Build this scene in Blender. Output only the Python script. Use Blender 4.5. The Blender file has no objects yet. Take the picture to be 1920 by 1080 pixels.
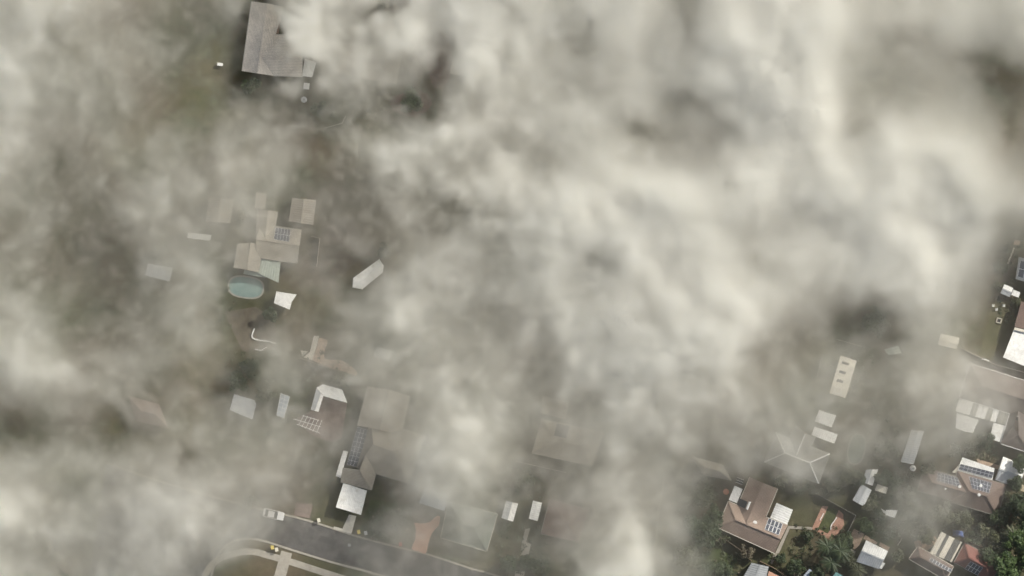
import bpy, math, random, numpy as np
from mathutils import Vector

# ------------------------------------------------------------------ camera, sky, sun, exposure
sc = bpy.context.scene
H = 1200.0                 # flying height in metres
S = 0.11                   # metres of ground per photograph pixel
SUN_AZ, SUN_EL = math.radians(52), math.radians(38)
cam = bpy.data.cameras.new('camera'); camo = bpy.data.objects.new('camera', cam); sc.collection.objects.link(camo)
camo.location = (0, 0, H); cam.lens = 36 * H / (1920 * S); cam.clip_start = 10; cam.clip_end = 4000
sc.camera = camo
world = bpy.data.worlds.new('World'); sc.world = world; world.use_nodes = True
wn = world.node_tree
sky = wn.nodes.new('ShaderNodeTexSky'); sky.sky_type = 'NISHITA'; sky.sun_disc = False
sky.sun_elevation = SUN_EL; sky.sun_rotation = SUN_AZ
wn.links.new(sky.outputs[0], wn.nodes['Background'].inputs[0]); wn.nodes['Background'].inputs[1].default_value = 0.06
sl = bpy.data.lights.new('sun', 'SUN'); sl.energy = 5.0; sl.angle = math.radians(0.5); sl.color = (1.0, 0.96, 0.88)
so = bpy.data.objects.new('sun', sl); sc.collection.objects.link(so)
so.rotation_euler = Vector((math.sin(SUN_AZ) * math.cos(SUN_EL), math.cos(SUN_AZ) * math.cos(SUN_EL), math.sin(SUN_EL))).to_track_quat('Z', 'Y').to_euler()
so.location = (0, 0, 300)
vs = sc.view_settings; vs.view_transform = 'Standard'; vs.look = 'None'; vs.exposure = 0.5; vs.gamma = 1; vs.use_curve_mapping = False
cy = sc.cycles
cy.max_bounces = 12; cy.volume_bounces = 11; cy.diffuse_bounces = 2; cy.glossy_bounces = 2; cy.transmission_bounces = 3
cy.transparent_max_bounces = 6; cy.volume_step_rate = 2.5; cy.volume_max_steps = 48
cy.use_adaptive_sampling = True; cy.adaptive_threshold = 0.07; cy.use_denoising = True
cy.caustics_reflective = False; cy.caustics_refractive = False

C = sc.collection
rnd = random.Random(7)

# ------------------------------------------------------------------ helpers
def P(x, y, z=0.0):
    k = (H - z) / H
    return Vector(((x - 960) * S * k, (540 - y) * S * k, z))
# close-up windows on the photograph: origin and magnification
FR = dict(px=(0, 0, 1), A=(1320, 880, 5.4), B=(1500, 880, 5.4), C=(1700, 840, 4.5), D=(1760, 640, 4.906), E=(1440, 740, 6),
          F=(500, 700, 4.909), G=(420, 340, 4.155), c1=(340, 340, 4.5), c2=(400, 580, 4.5), c3=(400, 820, 4), c4=(760, 820, 4),
          c5=(1240, 820, 4.153), c7=(1440, 580, 3.856), c8=(1800, 400, 3.6), c9=(380, 0, 3.097), c10=(960, 700, 4))
def W(f, p, z=None):
    ox, oy, s = FR[f]
    return P(ox + p[0] / s, oy + p[1] / s, p[2] if z is None else z)

class MB:
    def __init__(self): self.v = []; self.f = []; self.m = []
    def face(self, pts, m=0):
        i = len(self.v); self.v += [tuple(p) for p in pts]; self.f.append(tuple(range(i, i + len(pts)))); self.m.append(m)
    def slab(self, top, t, m=0, up=True):
        n = len(top); i = len(self.v)
        a = sum((top[k].x * top[(k + 1) % n].y - top[(k + 1) % n].x * top[k].y) for k in range(n))
        if a < 0: top = top[::-1]
        self.v += [tuple(p) for p in top] + [(p[0], p[1], p[2] - t) for p in top]
        self.f.append(tuple(range(i, i + n))); self.f.append(tuple(range(i + 2 * n - 1, i + n - 1, -1)))
        for k in range(n):
            j = (k + 1) % n; self.f.append((i + j, i + k, i + n + k, i + n + j))
        self.m += [m] * (n + 2)
    def box(self, c, sx, sy, sz, rz=0.0, m=0):          # c is the centre of the bottom face
        ca, sa = math.cos(rz), math.sin(rz)
        q = [Vector((c[0] + x * ca - y * sa, c[1] + x * sa + y * ca, c[2] + sz)) for x, y in ((-sx/2, -sy/2), (sx/2, -sy/2), (sx/2, sy/2), (-sx/2, sy/2))]
        self.slab(q, sz, m)
    def bar(self, p, q, w, h, m=0):                     # lies along p-q, its top h/2 above the line
        p, q = Vector(p), Vector(q); d = (q - p).normalized()
        s = d.cross(Vector((0, 0, 1)))
        s = s.normalized() if s.length > 1e-4 else Vector((1, 0, 0))
        u = s.cross(d).normalized(); s = s * w / 2; u = u * h / 2
        i = len(self.v)
        for e in (p, q): self.v += [tuple(e - s - u), tuple(e + s - u), tuple(e + s + u), tuple(e - s + u)]
        self.f += [(i, i+1, i+2, i+3), (i+7, i+6, i+5, i+4), (i+1, i, i+4, i+5), (i+2, i+1, i+5, i+6), (i+3, i+2, i+6, i+7), (i, i+3, i+7, i+4)]
        self.m += [m] * 6
    def tube(self, p, q, r0, r1, n=8, m=0, cap=True):
        p, q = Vector(p), Vector(q); d = (q - p).normalized()
        s = d.orthogonal().normalized(); t = d.cross(s); i = len(self.v)
        for c, r in ((p, r0), (q, r1)):
            for k in range(n):
                a = 2 * math.pi * k / n; self.v.append(tuple(c + s * (r * math.cos(a)) + t * (r * math.sin(a))))
        for k in range(n):
            j = (k + 1) % n; self.f.append((i + k, i + j, i + n + j, i + n + k)); self.m.append(m)
        if cap:
            self.f.append(tuple(range(i + n - 1, i - 1, -1))); self.f.append(tuple(range(i + n, i + 2 * n))); self.m += [m] * 2
    def lathe(self, c, prof, n=20, m=0):
        i = len(self.v)
        for r, z in prof:
            for k in range(n):
                a = 2 * math.pi * k / n; self.v.append((c[0] + r * math.cos(a), c[1] + r * math.sin(a), c[2] + z))
        for l in range(len(prof) - 1):
            for k in range(n):
                j = (k + 1) % n; self.f.append((i + l*n + k, i + l*n + j, i + (l+1)*n + j, i + (l+1)*n + k)); self.m.append(m)
        self.f.append(tuple(range(i + (len(prof)-1)*n, i + len(prof)*n))); self.m.append(m)
    def sheet(self, a, b, c, d, pitch=0.42, h=0.05, t=0.03, m=0):   # ribbed sheet: ribs run a->d, spread along a->b
        a, b, c, d = map(Vector, (a, b, c, d))
        n = max(2, int((b - a).length / pitch)); fr = []
        for k in range(n): fr += [(k / n, 0), ((k + .55) / n, 0), ((k + .66) / n, h), ((k + .89) / n, h)]
        fr.append((1, 0)); i = len(self.v); up = Vector((0, 0, 1))
        for f, z in fr: self.v.append(tuple(a.lerp(b, f) + up * z)); self.v.append(tuple(d.lerp(c, f) + up * z))
        flip = (b - a).cross(d - a).z < 0
        for k in range(len(fr) - 1):
            q = (i + 2*k, i + 2*k + 2, i + 2*k + 3, i + 2*k + 1); self.f.append(q[::-1] if flip else q); self.m.append(m)
        self.slab([Vector(p) - up * .004 for p in (a, b, c, d)], t, m)
    def build(self, name, mats, parent=None, loc=None, smooth=False):
        me = bpy.data.meshes.new(name)
        o = Vector(loc) if loc is not None else (parent['_o'] if parent is not None and '_o' in parent else None)
        o = Vector(o) if o is not None else Vector((0, 0, 0))
        me.from_pydata([(v[0] - o.x, v[1] - o.y, v[2] - o.z) for v in self.v], [], self.f)
        for mt in (mats if isinstance(mats, (list, tuple)) else [mats]): me.materials.append(mt)
        me.polygons.foreach_set('material_index', self.m)
        if smooth: me.polygons.foreach_set('use_smooth', [True] * len(self.f))
        uv = me.uv_layers.new(name='UVMap'); me.update()
        for p in me.polygons:                           # u runs level along the face, v up its slope, in metres
            nn = p.normal
            u = Vector((0, 0, 1)).cross(nn); u = u.normalized() if u.length > .03 else Vector((.96, -.28, 0)).normalized()
            w = nn.cross(u)
            for li in p.loop_indices:
                co = me.vertices[me.loops[li].vertex_index].co; uv.data[li].uv = (co.dot(u), co.dot(w))
        ob = bpy.data.objects.new(name, me); C.objects.link(ob)
        if parent is not None: ob.parent = parent
        elif loc is not None: ob.location = o
        ob['_o'] = tuple(o)
        return ob

def thing(name, label, cat, loc, group=None):
    o = bpy.data.objects.new(name, None); C.objects.link(o); o.empty_display_size = .5
    o.location = (loc[0], loc[1], loc[2] if len(loc) > 2 else 0); o['_o'] = tuple(o.location)
    o['label'] = label; o['category'] = cat
    if group: o['group'] = group
    return o
def tag(o, label, cat, group=None):
    o['label'] = label; o['category'] = cat
    if group: o['group'] = group
    return o
def struct(o): o['kind'] = 'structure'; return o
def cen(pts): 
    v = Vector((0, 0, 0))
    for p in pts: v += Vector((p[0], p[1], 0))
    return v / len(pts)

# ------------------------------------------------------------------ materials
def nodes_of(name):
    m = bpy.data.materials.new(name); m.use_nodes = True; t = m.node_tree
    return m, t, t.nodes['Principled BSDF']
def mix(t, fac, a, b, mode='MIX'):
    n = t.nodes.new('ShaderNodeMix'); n.data_type = 'RGBA'; n.blend_type = mode
    for s, v in ((n.inputs[0], fac), (n.inputs[6], a), (n.inputs[7], b)):
        if isinstance(v, (int, float)): s.default_value = v
        elif isinstance(v, tuple): s.default_value = (*v, 1) if len(v) == 3 else v
        else: t.links.new(v, s)
    return n.outputs[2]
def noise(t, scale, detail=4, coord='Object', rough=.6, dist=0):
    tc = t.nodes.new('ShaderNodeTexCoord'); n = t.nodes.new('ShaderNodeTexNoise')
    n.inputs['Scale'].default_value = scale; n.inputs['Detail'].default_value = detail; n.inputs['Roughness'].default_value = rough; n.inputs['Distortion'].default_value = dist
    t.links.new(tc.outputs[coord], n.inputs['Vector']); return n.outputs[0]
def ramp(t, src, a, b):
    r = t.nodes.new('ShaderNodeMapRange'); r.inputs[1].default_value = a; r.inputs[2].default_value = b; r.clamp = True
    t.links.new(src, r.inputs[0]); return r.outputs[0]
def bump(t, b, src, dist=.02, strength=.6):
    n = t.nodes.new('ShaderNodeBump'); n.inputs['Distance'].default_value = dist; n.inputs['Strength'].default_value = strength
    t.links.new(src, n.inputs['Height']); t.links.new(n.outputs[0], b.inputs['Normal'])
def col(c, k): return tuple(min(1, x * k) for x in c)
def plain(name, c, rough=.7, var=.25, scale=1.2, metal=0, dirt=None):
    m, t, b = nodes_of(name)
    n = ramp(t, noise(t, scale), .3, .7)
    o = mix(t, n, col(c, 1 - var), col(c, 1 + var * .6))
    if dirt: o = mix(t, ramp(t, noise(t, scale * .35, 5, dist=.6), .52, .72), o, dirt)
    t.links.new(o, b.inputs['Base Color']); b.inputs['Roughness'].default_value = rough; b.inputs['Metallic'].default_value = metal
    return m
def tile(name, c, course=.33, moss=None):
    m, t, b = nodes_of(name)
    tc = t.nodes.new('ShaderNodeTexCoord'); sx = t.nodes.new('ShaderNodeSeparateXYZ'); t.links.new(tc.outputs['UV'], sx.inputs[0])
    def saw(s, f):
        a = t.nodes.new('ShaderNodeMath'); a.operation = 'MULTIPLY'; a.inputs[1].default_value = 1 / f; t.links.new(s, a.inputs[0])
        r = t.nodes.new('ShaderNodeMath'); r.operation = 'FRACT'; t.links.new(a.outputs[0], r.inputs[0]); return r.outputs[0]
    v = saw(sx.outputs[1], course); u = saw(sx.outputs[0], .3)
    n1 = ramp(t, noise(t, .5, 5), .3, .7); n2 = ramp(t, noise(t, 5, 2), .3, .7)
    o = mix(t, n1, col(c, .78), col(c, 1.16)); o = mix(t, .35, o, mix(t, n2, col(c, .6), col(c, 1.35)))
    if moss: o = mix(t, ramp(t, noise(t, .22, 6, dist=1), .5, .75), o, moss)
    o = mix(t, ramp(t, v, .78, .95), o, mix(t, 1.0, o, (.45, .43, .42), 'MULTIPLY'))
    t.links.new(o, b.inputs['Base Color']); b.inputs['Roughness'].default_value = .85
    ad = t.nodes.new('ShaderNodeMath'); ad.operation = 'SUBTRACT'
    pp = t.nodes.new('ShaderNodeMath'); pp.operation = 'PINGPONG'; pp.inputs[1].default_value = .5; t.links.new(u, pp.inputs[0])
    t.links.new(pp.outputs[0], ad.inputs[0]); t.links.new(v, ad.inputs[1]); bump(t, b, ad.outputs[0], .05, .8)
    return m
M = {}
M['tile_orange'] = tile('tile_orange', (.275, .205, .16)); M['tile_tan'] = tile('tile_tan', (.31, .28, .23)); M['tile_brown'] = tile('tile_brown', (.155, .105, .085))
M['tile_red'] = tile('tile_red', (.19, .075, .058)); M['tile_grey'] = tile('tile_grey', (.22, .21, .185)); M['tile_green'] = tile('tile_green', (.13, .145, .12))
M['tile_dusk'] = tile('tile_dusk', (.15, .122, .105)); M['tile_pale'] = tile('tile_pale', (.68, .62, .54)); M['tile_pink'] = tile('tile_pink', (.34, .305, .255)); M['tile_umber'] = tile('tile_umber', (.17, .125, .102))
M['white_metal'] = plain('white_metal', (.76, .75, .71), .5, .14, 1.4, 0, (.5, .475, .42)); M['cream_metal'] = plain('cream_metal', (.58, .54, .45), .5, .12, .9, 0, (.5, .45, .36))
M['zinc'] = plain('zinc', (.50, .51, .51), .45, .14, .9, .25, (.36, .35, .33)); M['grey_metal'] = plain('grey_metal', (.28, .29, .29), .5, .15, .9, .1)
M['dark_sheet'] = plain('dark_sheet', (.10, .10, .09), .5, .2); M['clear_sheet'] = plain('clear_sheet', (.24, .235, .2), .35, .2)
M['green_metal'] = plain('green_metal', (.33, .36, .31), .5, .14); M['blue_metal'] = plain('blue_metal', (.36, .4, .44), .5, .15); M['teal_metal'] = plain('teal_metal', (.2, .38, .36), .5, .15)
M['salmon'] = plain('salmon', (.54, .31, .21), .8, .15)
M['brick_wall'] = plain('brick_wall', (.33, .22, .16), .9, .3, 3); M['render_wall'] = plain('render_wall', (.5, .46, .4), .9, .15); M['fibro'] = plain('fibro', (.55, .55, .52), .8, .12)
M['white_paint'] = plain('white_paint', (.68, .67, .64), .5, .06); M['timber'] = plain('timber', (.24, .17, .11), .85, .3, 3)
M['concrete'] = plain('concrete', (.31, .285, .24), .9, .2, .8, 0, (.28, .26, .22)); M['pale_concrete'] = plain('pale_concrete', (.52, .49, .42), .9, .15, .8)
M['asphalt'] = plain('asphalt', (.066, .063, .06), .9, .4, .9, 0, (.095, .09, .082))
M['road_patch'] = plain('road_patch', (.05, .048, .046), .9, .25, 1.5); M['asphalt_seal'] = plain('asphalt_seal', (.025, .025, .025), .7, .2); M['soil'] = plain('soil', (.1, .085, .062), .95, .35, .6, 0, (.13, .11, .08)); M['sand'] = plain('sand', (.42, .35, .24), .95, .2)
M['fence'] = plain('fence', (.22, .21, .18), .7, .15); M['pale_fence'] = plain('pale_fence', (.42, .39, .33), .7, .15)
M['black'] = plain('black', (.025, .025, .027), .5, .2); M['rubber'] = plain('rubber', (.02, .02, .02), .9, .2)
M['yellow'] = plain('yellow', (.6, .47, .1), .6, .1); M['red'] = plain('red', (.4, .06, .04), .6, .1); M['bin_green'] = plain('bin_green', (.05, .08, .05), .6, .1)
M['terracotta'] = plain('terracotta', (.48, .2, .12), .8, .15); M['bark'] = plain('bark', (.13, .1, .075), .95, .35, 4); M['blue_tarp'] = plain('blue_tarp', (.09, .14, .36), .5, .3, 2)
M['stone'] = plain('stone', (.5, .46, .38), .9, .25, 3)
def car_paint():
    m, t, b = nodes_of('car_paint'); b.inputs['Base Color'].default_value = (.72, .71, .69, 1); b.inputs['Roughness'].default_value = .3; b.inputs['Coat Weight'].default_value = .6; return m
M['car_paint'] = car_paint()
def glass_dark():
    m, t, b = nodes_of('dark_glass'); b.inputs['Base Color'].default_value = (.02, .024, .028, 1); b.inputs['Roughness'].default_value = .12; return m
M['dark_glass'] = glass_dark()
def panel_cell():
    m, t, b = nodes_of('solar_cell')
    tc = t.nodes.new('ShaderNodeTexCoord'); br = t.nodes.new('ShaderNodeTexBrick'); br.offset = 0
    for k, v in (('Scale', 1), ('Mortar Size', .012), ('Brick Width', .165), ('Row Height', .165)): br.inputs[k].default_value = v
    br.inputs['Color1'].default_value = (.022, .03, .05, 1); br.inputs['Color2'].default_value = (.026, .034, .056, 1); br.inputs['Mortar'].default_value = (.12, .125, .14, 1)
    t.links.new(tc.outputs['UV'], br.inputs['Vector']); t.links.new(br.outputs[0], b.inputs['Base Color']); b.inputs['Roughness'].default_value = .45; b.inputs['Specular IOR Level'].default_value = .25
    return m
M['solar_cell'] = panel_cell(); M['alu'] = plain('alu', (.62, .63, .63), .4, .06, 1, .3)
def brick_paving(name, c, mortar):
    m, t, b = nodes_of(name)
    tc = t.nodes.new('ShaderNodeTexCoord'); br = t.nodes.new('ShaderNodeTexBrick')
    for k, v in (('Scale', 1), ('Mortar Size', .012), ('Brick Width', .24), ('Row Height', .12)): br.inputs[k].default_value = v
    br.inputs['Color1'].default_value = (*col(c, .75), 1); br.inputs['Color2'].default_value = (*col(c, 1.2), 1); br.inputs['Mortar'].default_value = (*mortar, 1)
    t.links.new(tc.outputs['UV'], br.inputs['Vector'])
    o = mix(t, ramp(t, noise(t, .9, 5), .45, .75), br.outputs[0], col(c, .62)); t.links.new(o, b.inputs['Base Color']); b.inputs['Roughness'].default_value = .9
    return m
M['brick_paving'] = brick_paving('brick_paving', (.42, .215, .15), (.3, .24, .18)); M['tan_paving'] = brick_paving('tan_paving', (.46, .33, .235), (.3, .25, .2)); M['red_paving'] = brick_paving('red_paving', (.17, .12, .1), (.2, .16, .13))
def grass(name, a, b2, dry):
    m, t, b = nodes_of(name)
    big = ramp(t, noise(t, .055, 5, dist=.4), .38, .66); mid = ramp(t, noise(t, .6, 6), .3, .7); fine = ramp(t, noise(t, 5, 4), .3, .7)
    o = mix(t, mid, a, b2); o = mix(t, fine, mix(t, 1.0, o, (.7, .7, .66), 'MULTIPLY'), o); o = mix(t, big, o, mix(t, mid, col(dry, .7), dry))
    t.links.new(o, b.inputs['Base Color']); b.inputs['Roughness'].default_value = .95; b.inputs['Specular IOR Level'].default_value = .1
    bump(t, b, noise(t, 7, 4), .12, .7); return m
M['yard'] = grass('yard', (.045, .055, .026), (.085, .09, .045), (.125, .1, .066)); M['lawn'] = grass('lawn', (.042, .062, .02), (.075, .098, .034), (.09, .095, .045))
M['dry_lawn'] = grass('dry_lawn', (.07, .075, .04), (.11, .11, .06), (.13, .115, .07))
def water():
    m, t, b = nodes_of('pool_water'); n = ramp(t, noise(t, .6, 3), .3, .7)
    t.links.new(mix(t, n, (.165, .235, .215), (.22, .29, .265)), b.inputs['Base Color']); b.inputs['Roughness'].default_value = .08; bump(t, b, noise(t, 3, 2), .02, .3); return m
M['pool_water'] = water(); M['green_water'] = plain('green_water', (.09, .12, .09), .15, .2)
def leafmat(name, a, b2):
    m, t, b = nodes_of(name)
    n = ramp(t, noise(t, .9, 3), .35, .65); o = mix(t, n, a, b2); o = mix(t, ramp(t, noise(t, 6, 1), .35, .65), mix(t, 1.0, o, (.6, .62, .55), 'MULTIPLY'), o)
    t.links.new(o, b.inputs['Base Color']); b.inputs['Roughness'].default_value = .6
    tr = t.nodes.new('ShaderNodeBsdfTranslucent'); t.links.new(o, tr.inputs[0]); ms = t.nodes.new('ShaderNodeMixShader'); ms.inputs[0].default_value = .25
    out = t.nodes['Material Output']; t.links.new(b.outputs[0], ms.inputs[1]); t.links.new(tr.outputs[0], ms.inputs[2]); t.links.new(ms.outputs[0], out.inputs[0]); return m
M['leaf_dark'] = leafmat('leaf_dark', (.03, .052, .02), (.078, .105, .04)); M['leaf_green'] = leafmat('leaf_green', (.045, .085, .022), (.1, .15, .04))
M['leaf_olive'] = leafmat('leaf_olive', (.06, .07, .032), (.145, .15, .075)); M['leaf_pale'] = leafmat('leaf_pale', (.11, .12, .065), (.2, .2, .12)); M['leaf_dry'] = leafmat('leaf_dry', (.15, .125, .08), (.24, .2, .13))

# ------------------------------------------------------------------ ground, road, paths
def flat(name, f, pts, z, mat, kind='structure', t=.03):
    mb = MB(); mb.slab([W(f, p, z) for p in pts], t); o = mb.build(name, mat)
    if kind: o['kind'] = kind
    return o
mb = MB(); mb.face([(-900, -900, 0), (900, -900, 0), (900, 900, 0), (-900, 900, 0)]); struct(mb.build('ground', M['yard']))

def smooth(pts, n=6):
    out = []
    for i in range(len(pts) - 1):
        p0, p1, p2, p3 = pts[max(i-1, 0)], pts[i], pts[i+1], pts[min(i+2, len(pts)-1)]
        for k in range(n):
            s = k / n
            out.append(tuple(.5 * (2*p1[j] + (p2[j]-p0[j])*s + (2*p0[j]-5*p1[j]+4*p2[j]-p3[j])*s*s + (3*p1[j]-p0[j]-3*p2[j]+p3[j])*s**3) for j in (0, 1)))
    return out + [pts[-1]]
def strip(name, pts, w, z, mat, t=.03, f='px'):
    q = [W(f, p, z) for p in pts]; mb = MB(); L = []; R = []
    for i, p in enumerate(q):
        d = (q[min(i+1, len(q)-1)] - q[max(i-1, 0)]).normalized(); s = Vector((-d.y, d.x, 0)) * w / 2; L.append(p + s); R.append(p - s)
    for i in range(len(q) - 1): mb.slab([L[i], L[i+1], R[i+1], R[i]], t)
    return mb.build(name, mat)
kn = smooth([(200, 868), (300, 903), (450, 945), (530, 964), (580, 977), (625, 991), (670, 1006), (737, 1024), (800, 1039), (880, 1065), (920, 1076), (1040, 1112)])
ks = smooth([(385, 1130), (395, 1085), (405, 1050), (418, 1028), (440, 1014), (470, 1010), (500, 1016), (550, 1032), (625, 1055), (712, 1078), (830, 1112)])
rd = MB()
for i in range(len(kn) - 1):     # from the far kerb over to the near kerb
    def near(x):
        return ks[0] if x < 395 else next((k for k in ks if k[0] >= x - 14 and k[1] < 1200), ks[-1])
    a, b = near(kn[i][0]), near(kn[i+1][0])
    if kn[i][0] < 400: a = (kn[i][0] - 40, 1130)
    if kn[i+1][0] < 400: b = (kn[i+1][0] - 40, 1130)
    rd.slab([P(*kn[i], .012), P(*kn[i+1], .012), P(*b, .012), P(*a, .012)], .05)
struct(rd.build('road', M['asphalt']))
for q in ([(600, 1004), (632, 1013), (628, 1024), (596, 1014)], [(690, 1030), (745, 1046), (741, 1056), (686, 1040)], [(545, 992), (562, 997), (558, 1010), (541, 1005)], [(800, 1052), (880, 1076), (877, 1083), (797, 1059)]):
    flat('road_patch', 'px', q, .017, M['road_patch'])
def cracks(f_, n, x0, x1, seed_):
    rr = random.Random(seed_); m = MB()
    for _ in range(n):
        x = rr.uniform(x0, x1); yk = np.interp(x, [k[0] for k in kn], [k[1] for k in kn]); p = [x, yk + rr.uniform(8, 55)]; a = rr.uniform(0, 6.28)
        for _ in range(rr.randint(4, 9)):
            a += rr.uniform(-.6, .6); q = [p[0] + 3.2 * math.cos(a), p[1] + 3.2 * math.sin(a)]; u, v = P(*p, .019), P(*q, .019)
            if (u - v).length > .01: m.bar(u, v, rr.uniform(.03, .07), .008)
            p = q
    o = m.build('road_cracks', M['asphalt_seal']); o['kind'] = 'stuff'
cracks('px', 26, 540, 900, 5)
mh = MB(); v = P(655, 1022, .012); mh.lathe(v, [(.34, 0), (.34, .012), (.3, .016)], 20); struct(mh.build('manhole_cover', M['grey_metal']))
struct(strip('kerb', kn, .38, .13, M['concrete'], .16)); struct(strip('kerb', ks, .42, .13, M['concrete'], .16))
struct(strip('footpath', smooth([(372, 1130), (385, 1078), (405, 1052), (432, 1040), (470, 1034), (505, 1042), (550, 1055), (612, 1075), (720, 1108)]), 1.35, .045, M['concrete'], .06))
def drive(label_name, f, pts, mat, z=.035): return flat(label_name, f, pts, z, mat)
drive('driveway', 'c3', [(510, 850), (590, 872), (540, 1060), (450, 1060)], M['concrete'], .075)
drive('driveway', 'c3', [(1018, 578), (1072, 590), (1040, 706), (968, 686)], M['pale_concrete'], .04)
drive('driveway', 'c3', [(905, 668), (1042, 706), (1034, 722), (900, 686)], M['pale_concrete'], .15)
drive('driveway', 'c3', smooth([(1507, 640), (1560, 645), (1620, 635), (1660, 600), (1685, 588), (1700, 602), (1690, 660), (1640, 720), (1612, 800), (1592, 870), (1540, 855), (1487, 835), (1512, 770), (1519, 700), (1507, 640)], 3)[:-1], M['salmon'], .15)
drive('driveway', 'c3', [(620, 490), (748, 500), (722, 606), (606, 588)], M['red_paving'], .04)
drive('path', 'c4', [(900, 690), (938, 680), (905, 785), (942, 800), (918, 900), (860, 905), (872, 800)], M['concrete'], .04)
drive('path', 'c4', [(828, 1003), (896, 1003), (890, 1060), (815, 1060)], M['pale_concrete'], .04)
drive('path', 'c2', [(848, 222), (894, 226), (854, 372), (836, 430), (762, 405), (815, 360)], M['pale_concrete'], .05)
drive('path', 'c2', [(735, 345), (800, 355), (750, 395)], M['pale_concrete'], .05)
drive('paving', 'c2', smooth([(893, 240), (965, 262), (945, 330), (935, 400), (972, 425), (1050, 425), (1110, 445), (1210, 520), (1200, 560), (1100, 525), (980, 490), (840, 432), (858, 370), (893, 240)], 2)[:-1], M['tan_paving'], .04)
drive('paving', 'F', [(515, 215), (740, 275), (690, 600), (610, 640), (430, 580), (250, 425), (410, 345), (480, 360)], M['red_paving'], .035)
drive('path', 'A', [(850, 572), (1090, 585), (1090, 606), (850, 600)], M['concrete'], .05)
drive('path', 'A', [(852, 575), (868, 600), (760, 850), (700, 860), (720, 852)], M['concrete'], .045)
drive('path', 'A', [(700, 858), (745, 860), (690, 960), (665, 955)], M['concrete'], .04)
drive('path', 'B', [(-90, 575), (125, 590), (125, 612), (-90, 602)], M['concrete'], .04)
drive('lawn', 'A', [(-40, 890), (120, 790), (340, 905), (300, 1000), (180, 1100), (-60, 1100)], M['lawn'], .03)
drive('lawn', 'A', [(880, 615), (1060, 625), (1080, 1000), (990, 1040), (720, 930)], M['dry_lawn'], .03)
drive('lawn', 'A', [(900, 430), (1100, 330), (1100, 560), (870, 565)], M['dry_lawn'], .025)
drive('lawn', 'B', [(285, 378), (390, 415), (350, 510), (315, 560), (320, 590), (280, 650), (180, 600)], M['lawn'], .03)
drive('lawn', 'B', [(450, 430), (550, 470), (460, 670), (400, 640), (445, 560)], M['dry_lawn'], .028)
drive('lawn', 'B', [(565, 480), (740, 560), (920, 690), (960, 770), (900, 780), (640, 640), (540, 590)], M['lawn'], .028)
drive('lawn', 'c3', [(1180, 470), (1480, 500), (1500, 640), (1510, 700), (1480, 830), (1080, 725), (1130, 600)], M['lawn'], .03)
drive('lawn', 'c8', [(225, 600), (330, 590), (230, 1000), (130, 960)], M['dry_lawn'], .03)
drive('brick_path', 'B', [(225, 370), (287, 376), (182, 600), (280, 652), (322, 592), (316, 560), (352, 508), (392, 410), (440, 455), (440, 500), (447, 560), (400, 640), (296, 716), (120, 602)], M['brick_paving'], .05)
drive('paving', 'B', [(545, 600), (652, 655), (600, 770), (552, 812), (480, 745)], M['tan_paving'], .05)
drive('paving', 'B', [(662, 665), (785, 740), (770, 762), (670, 716), (640, 700)], M['tan_paving'], .05)
drive('paving', 'B', [(812, 738), (908, 790), (890, 828), (800, 770)], M['tan_paving'], .05)
drive('paving', 'B', [(470, 785), (566, 832), (530, 912), (430, 870)], M['concrete'], .045)
drive('sand_patch', 'C', [(905, 905), (990, 880), (1010, 990), (960, 960), (920, 930)], M['sand'], .04)
drive('sand_patch', 'C', [(560, 788), (655, 815), (640, 838), (552, 808)], M['sand'], .04)
drive('sand_patch', 'C', [(950, 300), (1030, 330), (1010, 380), (930, 345)], M['sand'], .04)
drive('sand_patch', 'C', [(590, 90), (790, 150), (770, 180), (600, 130)], M['tan_paving'], .04)
drive('paving', 'c8', [(370, 180), (408, 185), (400, 220), (360, 210)], M['tan_paving'], .04)
drive('paving', 'px', [(1588, 838), (1630, 822), (1636, 868), (1618, 884), (1585, 878)], M['soil'], .03)
drive('paving', 'C', [(60, 790), (240, 735), (260, 790), (140, 900), (80, 860)], M['tan_paving'], .03)
M['burnt'] = plain('burnt', (.12, .075, .055), .95, .35, .6)
drive('burnt_ground', 'px', smooth([(805, 70), (835, 62), (850, 100), (842, 150), (815, 165), (800, 120), (805, 70)], 3)[:-1], M['burnt'], .03)
drive('burnt_ground', 'px', smooth([(690, -20), (760, -25), (770, 12), (720, 20), (690, -20)], 3)[:-1], M['burnt'], .03)
drive('burnt_ground', 'px', smooth([(735, 180), (790, 170), (810, 195), (780, 220), (735, 205), (735, 180)], 3)[:-1], M['burnt'], .03)
drive('soil_bed', 'px', [(420, 585), (480, 575), (515, 600), (520, 655), (455, 660)], M['soil'], .03)
drive('soil_bed', 'px', [(600, 420), (660, 400), (690, 470), (600, 560)], M['soil'], .028)

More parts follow.
